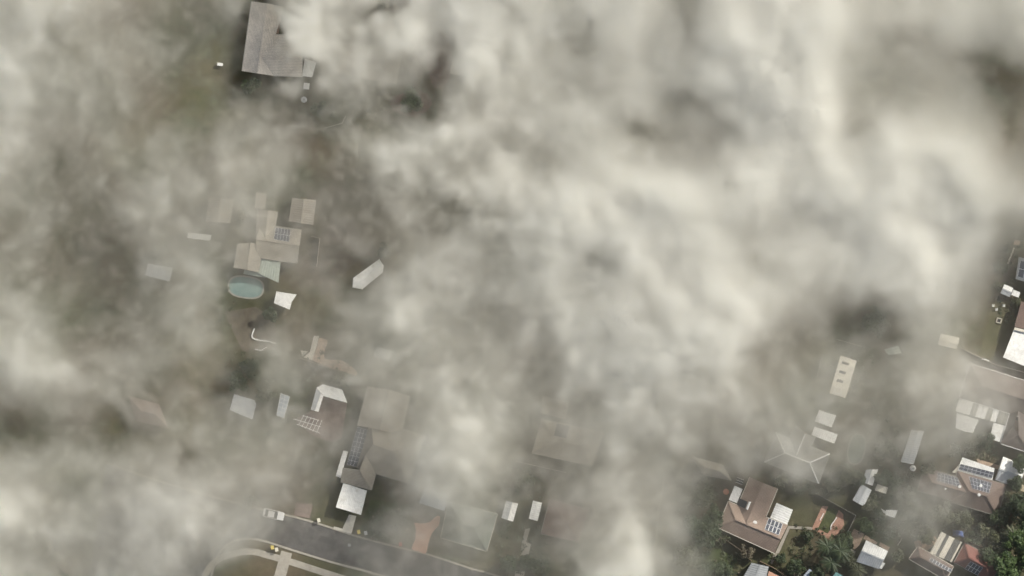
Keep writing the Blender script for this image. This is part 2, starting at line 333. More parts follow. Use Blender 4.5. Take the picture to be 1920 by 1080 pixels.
# ------------------------------------------------------------------ houses and sheds
def fp(f, pts): return [W(f, p) for p in pts]
def planez(pl, x, y):
    a, b, c = pl[0], pl[1], pl[2]; n = (b - a).cross(c - a)
    return a.z - (n.x * (x - a.x) + n.y * (y - a.y)) / n.z
def inset(q, d):
    c = cen(q); return [Vector((p.x, p.y, p.z)) + (c - Vector((p.x, p.y, 0))).normalized() * d for p in q]
def walls(root, f, outline, h, mat, d=.55):
    mb = MB(); mb.slab([Vector((p.x, p.y, h)) for p in inset([W(f, (*q[:2], 0)) for q in outline], d)], h); return mb.build('wall', mat, root)
def roofed(name, label, cat, f, planes, outlines, roofmat, wallmat, eave, group=None, gutter=None, cap=None, thick=.14):
    """A building: walls, one roof of sloping planes, caps along its ridges and hips, gutters along its level lower edges."""
    planes = [[(p[0], p[1], eave + (p[2] - eave) * (1.35 if p[2] > eave else 1)) for p in q] for q in planes]
    pl = [fp(f, p) for p in planes]
    root = thing(name, label, cat, cen([q for p in pl for q in p]), group)
    for o in outlines: walls(root, f, o, eave - thick - .12, wallmat)
    mb = MB()
    for p in pl: mb.slab(list(p), thick)
    ro = mb.build('roof', roofmat, root)
    edges = {}
    for i, p in enumerate(pl):
        for k in range(len(p)):
            a, b = p[k], p[(k+1) % len(p)]; key = tuple(sorted(((round(a.x, 2), round(a.y, 2), round(a.z, 2)), (round(b.x, 2), round(b.y, 2), round(b.z, 2)))))
            edges.setdefault(key, []).append(i)
    gm = MB()
    for (a, b), own in edges.items():
        a, b = Vector(a), Vector(b)
        if len(own) == 2:
            p, q = pl[own[0]], pl[own[1]]; cq = sum(q, Vector()) / len(q); 
            if planez(p, cq.x, cq.y) > cq.z:
                c = MB(); c.bar(a + Vector((0, 0, .03)), b + Vector((0, 0, .03)), .26, .09); c.build('ridge_cap', cap or roofmat, ro)
        elif gutter and abs(a.z - b.z) < .02 and abs(a.z - eave) < .05:
            c = sum(pl[own[0]], Vector()) / len(pl[own[0]]); d = (b - a).normalized(); s = Vector((-d.y, d.x, 0))
            if s.dot(c - a) > 0: s = -s
            gm.bar(a + s * .07 - Vector((0, 0, .05)), b + s * .06 - Vector((0, 0, .05)), .12, .1)
    if gm.f: gm.build('gutter', gutter, root)
    root['_pl'] = 0
    return root, pl
def hip(f, c, eave, rise, gable=(0, 0), k=1.0):
    """Planes of a hip roof on four corners c (c0-c1 and c2-c3 are the long sides); gable=1 at an end makes that end a gable."""
    c = [Vector((*p[:2], 0)) for p in c]; m0 = (c[0] + c[3]) / 2; m1 = (c[1] + c[2]) / 2
    hw = ((c[0] - c[3]).length + (c[1] - c[2]).length) / 4 * k; d = (m1 - m0).normalized()
    r0 = m0 + d * (0 if gable[0] else hw); r1 = m1 - d * (0 if gable[1] else hw)
    e = [(p.x, p.y, eave) for p in c]; R0 = (r0.x, r0.y, eave + rise); R1 = (r1.x, r1.y, eave + rise)
    out = [[e[0], e[1], R1, R0], [e[2], e[3], R0, R1]]
    if not gable[0]: out.append([e[3], e[0], R0])
    if not gable[1]: out.append([e[1], e[2], R1])
    return out
def solar(root, f, quad, plane, rows, cols, gap=.05, lift=.14, frame_w=.05):
    """Panels on a roof plane, quad corners in order: first row runs quad0 -> quad1."""
    q = [W(f, (*p[:2], 3.2)) for p in quad]
    for p in q: p.z = planez(plane, p.x, p.y) + lift
    for r in range(rows):
        for c in range(cols):
            def pt(u, v): return q[0].lerp(q[1], u).lerp(q[3].lerp(q[2], u), v)
            w = (q[1] - q[0]).length / cols; h = (q[3] - q[0]).length / rows; gu = gap / 2 / w / cols; gv = gap / 2 / h / rows
            u0, u1, v0, v1 = c / cols + gu, (c + 1) / cols - gu, r / rows + gv, (r + 1) / rows - gv
            cs = [pt(u0, v0), pt(u1, v0), pt(u1, v1), pt(u0, v1)]
            a = MB(); a.slab(cs, .03); po = a.build('solar_panel', M['solar_cell'], root)
            b = MB()
            for k in range(4): b.bar(cs[k] + Vector((0, 0, .005)), cs[(k+1) % 4] + Vector((0, 0, .005)), frame_w, .05)
            b.build('panel_frame', M['alu'], po)
def cover(name, label, cat, f, quad, z, mat, slope=.15, pitch=.42, rib=0, posts=True, group=None, deep=.0, pz=None):
    """A ribbed sheet roof on posts: carport, patio cover, awning. rib=0: ribs run quad0->quad3."""
    q = [W(f, (*p[:2], z)) for p in quad]
    if rib: q = q[1:] + q[:1]
    q[2].z -= slope; q[3].z -= slope
    root = thing(name, label, cat, cen(q), group)
    mb = MB(); mb.sheet(q[0], q[1], q[2], q[3], pitch); mb.build('roof_sheet', mat, root)
    b = [Vector((p.x, p.y, p.z - .1)) for p in inset(q, .3)]
    for k in range(4):
        m2 = MB(); m2.bar(b[k], b[(k+1) % 4], .08, .12); m2.build('beam', M['white_paint'], root)
        if posts:
            m3 = MB(); m3.box((b[k].x, b[k].y, 0), .09, .09, b[k].z - .04); m3.build('post', M['white_paint'], root)
    return root, q
def shed(name, label, f, quad, eave, rise, mat, frac=.5, group=None, wall=None, mat2=None, pitch=.42, cat='shed', over=.15):
    """Gable shed: the ridge runs from side q0-q1 to side q3-q2 at frac of their length."""
    q = [W(f, (*p[:2], eave)) for p in quad]
    r0 = q[0].lerp(q[1], frac); r1 = q[3].lerp(q[2], frac); r0.z += rise; r1.z += rise
    root = thing(name, label, cat, cen(q), group)
    mb = MB(); w = inset(q, over); mb.slab([Vector((p.x, p.y, eave - .12)) for p in w], eave - .12); mb.build('wall', wall or M['fibro'], root)
    a = MB(); a.sheet(q[0], q[3], r1, r0, pitch); a.build('roof_sheet', mat, root)
    a = MB(); a.sheet(r0, r1, q[2], q[1], pitch); a.build('roof_sheet', mat2 or mat, root)  # a second roof material puts the sunlit and shaded slopes into the colour
    a = MB(); a.bar(r0 + Vector((0, 0, .06)), r1 + Vector((0, 0, .06)), .3, .05); a.build('ridge_cap', mat2 or mat, root)
    for e0, e1 in ((w[0], r0), (w[3], r1)):
        pass
    d0, d1 = w[3], w[2]; dm = d0.lerp(d1, .5); dr = (d1 - d0).normalized(); nn = Vector((dr.y, -dr.x, 0)); 
    if nn.dot(dm - cen(w)) < 0: nn = -nn
    dd = MB(); dd.box((dm.x + nn.x * .02, dm.y + nn.y * .02, .02), .8, .06, min(1.9, eave - .3), math.atan2(dr.y, dr.x)); dd.build('door', M['grey_metal'], root)
    return root
def vent(root, f, p, pl, r=.16, h=.35, name='vent_pipe', mat='white_paint'):
    c = W(f, (*p, 3.5)); c.z = planez(pl, c.x, c.y); mb = MB(); mb.lathe((c.x, c.y, c.z - .05), [(r, 0), (r, h * .7), (r * 1.5, h * .72), (r * 1.5, h), (r * .4, h * 1.15)], 14); mb.build(name, M[mat], root)

E1 = 2.65
# --- orange-tiled house with the eight bright panels
R1z = E1 + 1.3
A_, B_, C_, D_ = (140, 588, E1), (715, 850, E1), (848, 566, E1), (247, 325, E1)
J, R1, R2 = (428, 554, R1z), (320, 508, R1z), (779, 703, R1z); V1, V2 = (345, 366, E1), (625, 483, E1); W1, E_, G_ = (465, 80, E1), (745, 195, E1), (602, 140, R1z)
h1, pl1 = roofed('tiled_house', 'orange tiled house with eight white-framed solar panels and a rooftop water heater', 'house', 'A',
    [[A_, B_, R2, J, R1], [A_, R1, D_], [D_, R1, J, V1], [J, R2, C_, V2], [V1, J, G_, W1], [J, V2, E_, G_]],
    [[A_, B_, C_, D_], [V1, V2, E_, W1]], M['tile_orange'], M['brick_wall'], E1, gutter=M['cream_metal'])
solar(h1, 'A', [(655, 490), (800, 552), (757, 666), (610, 605)], pl1[3], 2, 4, .12, frame_w=.07)
vent(h1, 'A', (515, 540), pl1[5], .3, .4)
c = MB(); q = [W('A', (*p, 3.4)) for p in ((355, 292), (438, 326), (412, 395), (336, 358))]
for p in q: p.z = planez(pl1[4], p.x, p.y) + .16
c.slab(q, .08); c.build('heater_collector', M['dark_glass'], h1)
c = MB(); a, b = W('A', (462, 326, 3.4)), W('A', (432, 404, 3.4)); a.z = planez(pl1[4], a.x, a.y) + .42; b.z = a.z; c.tube(a, b, .27, .27, 14); c.build('heater_tank', M['white_paint'], h1, smooth=False)
cover('carport', 'narrow white carport roof against the west corner of the orange tiled house', 'carport', 'A', [(310, 165), (392, 200), (333, 342), (250, 308)], 2.55, M['white_metal'], .1)
cover('patio_cover', 'cream white patio roof beside the eight bright solar panels', 'patio cover', 'A', [(735, 340), (900, 410), (842, 560), (670, 490)], 2.6, M['white_metal'], .12, rib=1)
t = thing('cold_frame', 'dark glazed garden frame with white bars just above the narrow carport', 'cold frame', W('A', (362, 118), 0))
q = [W('A', (*p, .7)) for p in ((335, 82), (405, 108), (388, 155), (318, 128))]; c = MB(); c.slab([p.copy() for p in q], .66); c.build('box', M['dark_glass'], t)
for k in range(3):
    c = MB(); c.bar(q[0].lerp(q[3], k / 2) + Vector((0, 0, .05)), q[1].lerp(q[2], k / 2) + Vector((0, 0, .05)), .09, .06); c.build('glazing_bar', M['white_paint'], t)
t = thing('planter', 'round terracotta red tub left of the narrow white carport', 'planter', W('A', (222, 226), 0)); c = MB(); p = W('A', (222, 226), 0)
c.lathe(p, [(.38, 0), (.55, .5), (.62, .52), (.62, .62), (.5, .62), (.48, .5)], 20); c.build('tub', M['terracotta'], t)
c = MB(); c.lathe((p.x, p.y, .45), [(.47, 0), (.45, .08), (.25, .16)], 16); c.build('soil', M['terracotta'], t)

# --- roofs cut by the bottom edge
shed('grey_shed', 'dark grey roofed shed with pale edge cut by the bottom edge below the orange house', 'A', [(482, 945), (655, 985), (610, 1180), (380, 1120)], 2.5, .35, M['grey_metal'])
cover('awning', 'salmon pink awning beside the dark grey roofed shed', 'awning', 'A', [(658, 1030), (770, 1085), (740, 1150), (640, 1100)], 2.3, M['salmon'])
shed('blue_shed', 'pale blue roofed shed cut by the bottom edge under the dark palms', 'B', [(95, 1008), (200, 1080), (130, 1180), (10, 1110)], 2.4, .4, M['blue_metal'])
cover('awning', 'small teal awning cut by the bottom edge below the palms', 'awning', 'B', [(365, 1040), (430, 1075), (410, 1120), (330, 1085)], 2.1, M['teal_metal'])

# --- sheds and garden covers in the middle right
shed('garden_shed', 'light grey two-tone gable shed in the dark gap above the brick loop path', 'B', [(625, 150), (726, 210), (645, 376), (533, 314)], 2.3, .45, M['zinc'], .52)
shed('garden_shed', 'weathered grey shed partly under branches, just behind the two-tone shed', 'B', [(672, 2), (790, 0), (735, 166), (630, 130)], 2.3, .4, M['zinc'], .55, mat2=M['white_metal'])
cover('patio_cover', 'small cream white roof right of the two-tone garden shed', 'patio cover', 'B', [(782, 148), (892, 185), (872, 248), (758, 212)], 2.2, M['cream_metal'], .1)
cover('patio_cover', 'small white patchy roof among shrubs below the cream roof', 'patio cover', 'B', [(870, 410), (990, 412), (958, 492), (862, 462)], 2.0, M['white_metal'], .08)
t = thing('garden_table', 'white garden table left of the small patchy white roof', 'table', W('B', (835, 428), 0)); p = W('B', (835, 428), 0)
c = MB(); c.box((p.x, p.y, .7), 1.2, .8, .05, -.5); c.build('table_top', M['white_paint'], t)
for sx in (-1, 1):
    for sy in (-1, 1): c = MB(); c.box((p.x + sx * .4, p.y + sy * .25, 0), .06, .06, .7); c.build('leg', M['white_paint'], t)
shed('garage', 'large garage with sunlit white and shaded grey roof halves beside orange paving', 'B', [(672, 718), (572, 935), (800, 1010), (892, 828)], 2.6, .7, M['white_metal'], .5, mat2=M['zinc'], cat='garage')  # upper half white as lit, lower half grey as shaded: light in the colour
cover('awning', 'thin white ledge roof at the right end of the large white and grey garage', 'awning', 'B', [(838, 940), (862, 952), (826, 1010), (804, 1000)], 2.0, M['white_paint'], .05)

# --- brown panelled house, bottom right
e = 2.7; r = e + 1.6
hp = hip('C', [(430, 195), (840, 310), (768, 572), (375, 455)], e, r - e)
wp = [[(150, 165, e), (470, 254, e), (500, 368, e + 1.25), (215, 290, e + 1.25)], [(500, 368, e + 1.25), (400, 447, e), (92, 359, e), (215, 290, e + 1.25)], [(92, 359, e), (150, 165, e), (215, 290, e + 1.25)]]
h2, pl2 = roofed('tiled_house', 'wide brown tiled house with two fields of thin-framed solar panels', 'house', 'C', hp + wp, [[(430, 195), (840, 310), (768, 572), (375, 455)], [(150, 165), (440, 247), (400, 440), (92, 359)]], M['tile_umber'], M['brick_wall'], e, gutter=M['fence'])
solar(h2, 'C', [(262, 205), (432, 252), (452, 330), (250, 275)], pl2[4], 3, 6, .03, .14, .03)
solar(h2, 'C', [(525, 240), (720, 294), (690, 378), (548, 338)], pl2[0], 3, 6, .03, .14, .03)
for p, k in (((445, 325), 4), ((625, 318), 0), ((605, 392), 0)): vent(h2, 'C', p, pl2[k], .22, .4)
vent(h2, 'C', (325, 345), pl2[5], .16, .3)
t, q = cover('patio_cover', 'white patio roof covered by dark solar panels above the wide brown house', 'patio cover', 'C', [(470, 78), (742, 172), (722, 272), (428, 190)], 2.5, M['white_metal'], .1)
solar(t, 'C', [(458, 134), (738, 206), (722, 256), (442, 180)], [q[0], q[1], q[2]], 2, 8, .04, .2, .03)
cover('awning', 'slanting cream awning at the left end of the panelled patio roof', 'awning', 'C', [(455, 128), (450, 165), (428, 216), (384, 206)], 2.2, M['cream_metal'], .05)
shed('garage', 'gable garage with sunlit white and shaded grey roof halves under a tree at the right edge', 'C', [(815, 72), (748, 270), (940, 336), (1012, 152)], 2.6, .7, M['white_metal'], .52, mat2=M['zinc'], cat='garage')  # one roof; the slope away from the sun has its shade painted grey
# --- water tank
t = thing('water_tank', 'small round white water tank at the foot of the long pale roof', 'water tank', W('C', (50, 170), 0)); p = W('C', (50, 170), 0)
c = MB(); c.lathe(p, [(.62, 0), (.62, 1.3), (.5, 1.42), (.2, 1.5)], 22); c.build('body', M['white_paint'], t); c = MB(); c.lathe((p.x + .05, p.y, 1.47), [(.22, 0), (.22, .08), (.1, .1)], 14); c.build('lid', M['grey_metal'], t)

# --- red house and striped pergola, bottom right corner
h3, pl3 = roofed('tiled_house', 'red tiled house cut by the bottom edge near the leafy corner trees', 'house', 'C', hip('C', [(490, 800), (800, 965), (711, 1130), (401, 964)], e, 1.5), [[(490, 800), (800, 965), (711, 1130), (401, 964)]], M['tile_red'], M['brick_wall'], e, gutter=M['fence'])
solar(h3, 'C', [(535, 955), (640, 1010), (600, 1075), (490, 1020)], pl3[1], 2, 4)
h4, pl4 = roofed('tiled_house', 'low brown tiled house with dark panels left of the red tiled house', 'house', 'C', hip('C', [(95, 830), (395, 1000), (330, 1115), (20, 935)], e, .9), [[(95, 830), (395, 1000), (330, 1115), (20, 935)]], M['tile_umber'], M['brick_wall'], e, gutter=M['cream_metal'])
solar(h4, 'C', [(205, 925), (385, 1025), (368, 1050), (185, 950)], pl4[0], 1, 7)
t = thing('pergola', 'pergola striped with three cream sheets and grey gaps beside the red house', 'pergola', W('C', (330, 820), 0))
q = [W('C', (*p, 2.6)) for p in ((290, 706), (470, 795), (380, 965), (198, 884))]
for u0, u1, mt in ((0, .25, 'cream_metal'), (.25, .39, 'dark_sheet'), (.39, .64, 'cream_metal'), (.64, .92, 'dark_sheet'), (.92, 1, 'cream_metal')):
    c = MB(); c.sheet(q[0].lerp(q[1], u0 + .004), q[0].lerp(q[1], u1 - .004), q[3].lerp(q[2], u1 - .004), q[3].lerp(q[2], u0 + .004), .3); c.build('roof_sheet', M[mt], t)
for k in range(4): c = MB(); p = inset(q, .4)[k]; c.box((p.x, p.y, 0), .1, .1, 2.55); c.build('post', M['timber'], t)
cover('awning', 'small cream ledge roof on the left of the striped pergola', 'awning', 'C', [(95, 940), (160, 975), (152, 988), (88, 955)], 2.0, M['cream_metal'], .04)
# tarp
t = thing('tarpaulin', 'crumpled blue tarpaulin over a heap above the striped pergola', 'tarpaulin', W('C', (435, 722), 0)); c = MB(); ce = W('C', (435, 722), 0); N = 12; rr = random.Random(4)
g = [[Vector((ce.x + (i / N - .5) * 2.4 + rr.uniform(-.06, .06), ce.y + (j / N - .5) * 1.3 - (i / N - .5) * .4, .05 + .75 * max(0, 1 - (2 * i / N - 1) ** 4) * max(0, 1 - (2 * j / N - 1) ** 4) + rr.uniform(-.06, .08))) for j in range(N + 1)] for i in range(N + 1)]
for i in range(N):
    for j in range(N): c.face([g[i][j], g[i+1][j], g[i+1][j+1], g[i][j+1]])
c.build('sheet', M['blue_tarp'], t)

# --- right middle: hipped house with striped white cover
e = 2.7
main = hip('D', [(290, 205), (1100, 459), (1001, 772), (191, 518)], e, 1.6, (0, 1))
wing = [[(655, 664, e), (572, 940, e), (690, 780, e + 1.3), (730, 640, e + 1.3)], [(572, 940, e), (850, 1030, e), (735, 860, e + 1.3), (690, 780, e + 1.3)], [(850, 1030, e), (900, 740, e), (730, 640, e + 1.3), (735, 860, e + 1.3)]]
h5, pl5 = roofed('tiled_house', 'red brown hipped house at the right edge behind the striped white roof', 'house', 'D', main + wing, [[(290, 205), (1100, 459), (1001, 772), (191, 518)], [(660, 690), (572, 940), (850, 1030), (880, 760)]], M['tile_dusk'], M['brick_wall'], e, gutter=M['white_paint'])
t = thing('patio_cover', 'large white patio roof with three dark clear strips before the hipped house', 'patio cover', W('D', (400, 720), 0))
q = [W('D', (*p, 2.5)) for p in ((192, 522), (652, 670), (625, 772), (152, 642))]
for u0, u1, mt in ((0, .28, 'white_metal'), (.28, .39, 'clear_sheet'), (.39, .575, 'white_metal'), (.575, .68, 'clear_sheet'), (.68, .79, 'white_metal'), (.79, 1, 'clear_sheet')):
    c = MB(); c.sheet(q[0].lerp(q[1], u0 + .002), q[0].lerp(q[1], u1 - .002), q[3].lerp(q[2], u1 - .002), q[3].lerp(q[2], u0 + .002), .5); c.build('roof_sheet', M[mt], t)
for pts in (((168, 662), (368, 722), (316, 842), (240, 830), (155, 797)), ((505, 748), (622, 778), (580, 932), (470, 895))):
    c = MB(); c.slab([W('D', (*p, 2.42)) for p in pts], .06); c.build('lower_sheet', M['white_metal'], t)
for p in ((165, 640), (165, 780), (310, 825), (575, 915), (640, 675), (480, 880)):
    c = MB(); v = W('D', p, 0); c.box((v.x, v.y, 0), .1, .1, 2.35); c.build('post', M['white_paint'], t)

# --- right edge buildings
h6, pl6 = roofed('flat_house', 'stained white roofed house at the right edge with a brown tiled end', 'house', 'px', [[(1901, 618, 2.9), (1985, 640, 2.9), (1965, 705, 2.7), (1881, 670, 2.7)]], [[(1901, 618), (1985, 640), (1965, 705), (1881, 670)]], M['white_metal'], M['render_wall'], 2.8, gutter=M['white_paint'])
c = MB(); c.slab([P(1915, 565, 3.0), P(1990, 590, 3.0), P(1982, 632, 3.4), P(1902, 612, 3.4)], .15); c.build('tiled_end', M['tile_brown'], h6)
c = MB(); c.bar(P(1902, 616, 3.3), P(1985, 637, 3.3), .55, .12); c.build('ridge_cap', M['cream_metal'], h6)
c = MB(); c.slab([P(1917, 567, 2.7), P(1985, 592, 2.7), P(1978, 630, 2.7), P(1905, 610, 2.7)], 2.7); c.build('wall', M['brick_wall'], h6)
h7, pl7 = roofed('panelled_house', 'dark roofed house with blue solar panels cut by the right edge', 'house', 'px', [[(1911, 482, 2.7), (1905, 523, 2.7), (1960, 540, 3.5), (1968, 496, 3.5)], [(1968, 496, 3.5), (1960, 540, 3.5), (2000, 552, 2.7), (2010, 508, 2.7)]], [[(1911, 482), (1905, 523), (2000, 552), (2010, 508)]], M['grey_metal'], M['render_wall'], 2.7, gutter=M['fence'])
solar(h7, 'px', [(1914, 488), (1945, 496), (1940, 528), (1908, 519)], pl7[0], 2, 3)
shed('garden_shed', 'tiny gable shed with sunlit white and shaded grey slopes near the right edge beside dark shrubs', 'px', [(1883, 533), (1876, 550), (1893, 557), (1900, 540)], 2.0, .25, M['white_metal'], .5, mat2=M['zinc'])  # sun side coloured white, shade side coloured grey
cover('awning', 'small white canopy right of the tiny gable shed', 'awning', 'px', [(1900, 543), (1913, 548), (1910, 558), (1896, 553)], 1.9, M['white_metal'], .05)
t = thing('fire_pit', 'small square stone fire pit on grass near the right edge', 'fire pit', P(1873, 601)); p = P(1873, 601)
for k in range(4):
    a = k * math.pi / 2 - .25; c = MB(); c.box((p.x + .45 * math.cos(a), p.y + .45 * math.sin(a), .01), .22, 1.1, .35, a); c.build('stone_side', M['stone'], t)
c = MB(); c.box((p.x, p.y, .01), .65, .65, .12, -.25); c.build('ash_bed', M['black'], t)
for lab, q in (('white garden chair on the grass, upper left of three by the fire pit', (1862, 573)), ('white garden chair on the grass between two others above the fire pit', (1868, 580)), ('white garden chair on the grass nearest the tiny gable shed', (1882, 573))):
    p = P(*q); t = thing('garden_chair', lab, 'chair', p, 'white chairs by the fire pit')
    c = MB(); c.box((p.x, p.y, .4), .5, .5, .05); c.build('seat', M['white_paint'], t); c = MB(); c.box((p.x, p.y + .23, .45), .5, .05, .45); c.build('backrest', M['white_paint'], t)
    for sx in (-.2, .2):
        for sy in (-.2, .2): c = MB(); c.box((p.x + sx, p.y + sy, 0), .05, .05, .4); c.build('leg', M['white_paint'], t)
for k in range(9):
    p = P(1901 - k * 1.35 + rnd.uniform(-.6, .6), 466 + k * 3.4); c = MB(); c.lathe((p.x, p.y, 0), [(.2, 0), (.22, .1), (.14, .2), (.05, .23)], 7)
    tag(c.build('edging_stone', M['stone']), 'rounded pale edging stone in the dotted garden border by the right edge', 'stone', 'edging stones by the right edge')

# --- grey house with white ridges, pool, two pale roofs, long roof
d = Vector((.93, .366, 0)); n = Vector((-.366, .93, 0))
h8, pl8 = roofed('tiled_house', 'grey hipped house with white ridge caps below two pale roofs', 'house', 'E',
    [[(570, 1000, E1), (695, 665, E1), (470, 765, E1 + 1.5)], [(-38, 757, E1), (570, 1000, E1), (470, 765, E1 + 1.5), (190, 655, E1 + 1.5)], [(695, 665, E1), (92, 425, E1), (190, 655, E1 + 1.5), (470, 765, E1 + 1.5)], [(92, 425, E1), (-38, 757, E1), (190, 655, E1 + 1.5)],
     [(245, 487, E1), (320, 680, E1 + 1.4), (420, 440, E1 + 1.4), (310, 335, E1)], [(320, 680, E1 + 1.4), (500, 560, E1), (540, 470, E1), (420, 440, E1 + 1.4)]],
    [[(-38, 757), (570, 1000), (695, 665), (92, 425)], [(245, 490), (500, 590), (530, 480), (310, 345)]], M['tile_grey'], M['brick_wall'], E1, gutter=M['fence'], cap=M['white_paint'])
cover('patio_cover', 'pale squarish patio roof, upper of two above the grey hipped house', 'patio cover', 'E', [(575, 172), (768, 235), (715, 368), (528, 300)], 2.5, M['white_metal'], .1)
cover('patio_cover', 'pale oblong patio roof, lower of two against the grey hipped house', 'patio cover', 'E', [(525, 360), (785, 445), (745, 552), (487, 455)], 2.55, M['white_metal'], .1)
def pool(label, cx, cy_, a, b, rot, power=2.4, mat='pool_water', rim='concrete'):
    ce = P(cx, cy_); t = thing('swimming_pool', label, 'pool', ce); N = 40; pts = []; out = []
    for k in range(N):
        th = 2 * math.pi * k / N; x = math.copysign(abs(math.cos(th)) ** (2 / power), math.cos(th)); y = math.copysign(abs(math.sin(th)) ** (2 / power), math.sin(th))
        for lst, g in ((pts, 0), (out, .32)):
            X, Y = x * (a * S + g), y * (b * S + g); lst.append(Vector((ce.x + X * math.cos(rot) - Y * math.sin(rot), ce.y + X * math.sin(rot) + Y * math.cos(rot), .1)))
    m = MB(); m.slab([Vector((p.x, p.y, .06)) for p in pts], .05); m.build('water', M[mat], t)
    m = MB()
    for k in range(N): j = (k + 1) % N; m.slab([out[k], out[j], pts[j], pts[k]], .1)
    m.build('coping', M[rim], t)
pool('green oval swimming pool with white coping above the two-tone garden shed', 1606, 842, 14, 27, math.radians(-12), 2.4, 'green_water', 'fence')
shed('long_shed', 'long pale roofed shed running down towards the round water tank', 'px', [(1710, 806), (1733, 808), (1713, 871), (1689, 866)], 2.5, .3, M['zinc'])
# --- roof with three skylights
h9, pl9 = roofed('flat_house', 'pale flat roofed house with three dark skylights in a row', 'house', 'c7', [[(525, 335, 3.0), (642, 372, 2.8), (560, 642, 2.8), (445, 605, 3.0)]], [[(525, 335), (642, 372), (560, 642), (445, 605)]], M['cream_metal'], M['render_wall'], 2.9)
for pts in (((540, 375), (588, 390), (580, 406), (532, 392)), ((520, 440), (567, 454), (558, 472), (512, 458)), ((502, 502), (546, 516), (538, 534), (494, 520))):
    c = MB(); c.slab([W('c7', (*p, 3.12)) for p in pts], .3); s = c.build('skylight', M['dark_glass'], h9)
for a, b in (((488, 560), (535, 572)), ((535, 572), (522, 612)), ((522, 612), (476, 600)), ((476, 600), (488, 560))):
    c = MB(); c.bar(W('c7', (*a, 3.05)), W('c7', (*b, 3.05)), .12, .1); c.build('roof_frame', M['white_paint'], h9)
shed('garden_shed', 'pinkish pale gable shed beside the back fence left of the fire pit lawn', 'c7', [(1250, 175), (1228, 255), (1362, 288), (1386, 206)], 2.3, .4, M['cream_metal'], .55)
shed('garden_shed', 'pale green shed roof half lost in smoke beside the three skylights', 'c7', [(840, 290), (940, 262), (965, 318), (870, 330)], 2.3, .3, M['green_metal'])
h10, pl10 = roofed('tiled_house', 'tan hipped house corner emerging from smoke above the narrow carport', 'house', 'c5', hip('c5', [(240, 150), (480, 215), (545, 335), (330, 290)], E1, .9, k=.8), [[(240, 150), (480, 215), (545, 335), (330, 290)]], M['tile_tan'], M['brick_wall'], E1, gutter=M['fence'])

# --- tan house with square opening
h11, pl11 = roofed('tiled_house', 'tan hipped house with a dark square opening in its roof', 'house', 'c10', hip('c10', [(150, 598), (600, 695), (690, 440), (225, 345)], E1, 1.5), [[(150, 598), (600, 695), (690, 440), (225, 345)]], M['tile_tan'], M['brick_wall'], E1, gutter=M['fence'])
c = MB(); q = [W('c10', (*p, 3)) for p in ((338, 375), (432, 396), (406, 486), (315, 466))]
zs = max(planez(pl11[1], p.x, p.y) for p in q)
for p in q: p.z = planez(pl11[1], p.x, p.y) + .1
c.slab(q, .2); c.build('skylight', M['dark_glass'], h11)
h11b, _ = roofed('tiled_house', 'tan gabled house wing half hidden by smoke above the square roof opening', 'house', 'c10', hip('c10', [(230, 170), (430, 215), (400, 345), (215, 300)], E1 - .1, 1.0, (1, 1)), [[(230, 170), (430, 215), (400, 345), (215, 300)]], M['tile_tan'], M['brick_wall'], E1 - .1)
h12, _ = roofed('tiled_house', 'dull brown hipped house right of the small white shed', 'house', 'c4', hip('c4', [(1018, 722), (1300, 788), (1375, 540), (1085, 462)], E1, 1.3), [[(1018, 722), (1300, 788), (1375, 540), (1085, 462)]], M['tile_brown'], M['brick_wall'], E1, gutter=M['fence'])
shed('garden_shed', 'grey gable shed with a sunlit and a shaded slope, left of the small plain white shed', 'c4', [(755, 475), (846, 497), (808, 632), (720, 606)], 2.3, .45, M['zinc'], .58, mat2=M['white_metal'])  # right slope whitened for sunlight, left slope left grey for shade
shed('garden_shed', 'small plain white shed right of the grey gable shed', 'c4', [(957, 475), (1026, 490), (992, 628), (926, 610)], 2.3, .12, M['white_metal'], .5)
h13, _ = roofed('tiled_house', 'grey green hipped house edged by a white gutter beside the salmon driveway', 'house', 'c4', hip('c4', [(265, 752), (610, 855), (690, 575), (325, 480)], E1, 1.2), [[(265, 752), (610, 855), (690, 575), (325, 480)]], M['tile_green'], M['brick_wall'], E1, gutter=M['pale_fence'])
cover('carport', 'pale blue carport roof at the upper left of the grey green house', 'carport', 'c4', [(150, 375), (325, 425), (292, 553), (102, 492)], 2.5, M['blue_metal'], .1)

# --- tan house with white carport by the street
e = 2.7; r = e + 2.0; r2 = e + 1.4
NW, SW, SE, NE, M1, M2 = (966, 420, e), (830, 870, e), (1310, 1016, e), (1460, 574, e), (985, 655, r), (1165, 718, r)
h14, pl14 = roofed('tiled_house', 'large tan hipped house behind the white street carport', 'house', 'F',
    [[SW, SE, M2, M1], [SE, NE, M2], [NE, NW, M1, M2], [NW, SW, M1],
     [(930, 120, e), (835, 480, e), (1040, 520, r2), (1127, 150, r2)], [(1127, 150, r2), (1040, 520, r2), (1236, 575, e), (1320, 210, e)],
     [(700, 868, e + 1.2), (680, 1000, e), (945, 1068, e), (858, 888, e + 1.2)], [(905, 752, e + 1.25), (858, 888, e + 1.2), (945, 1068, e), (965, 1072, e), (1008, 912, e)]],
    [[NW, SW, SE, NE], [(930, 120), (835, 480), (1236, 575), (1320, 210)], [(720, 880), (690, 990), (955, 1060), (1000, 915)]], M['tile_tan'], M['brick_wall'], e, gutter=M['fence'])
t, q = cover('patio_cover', 'dark patio roof covered with solar panels left of the large tan house', 'patio cover', 'F', [(835, 488), (938, 516), (834, 868), (735, 846)], 2.5, M['dark_sheet'], .1)
solar(t, 'F', [(835, 496), (930, 522), (830, 860), (738, 838)], [q[0], q[1], q[2]], 8, 3, .05, .14, .03)
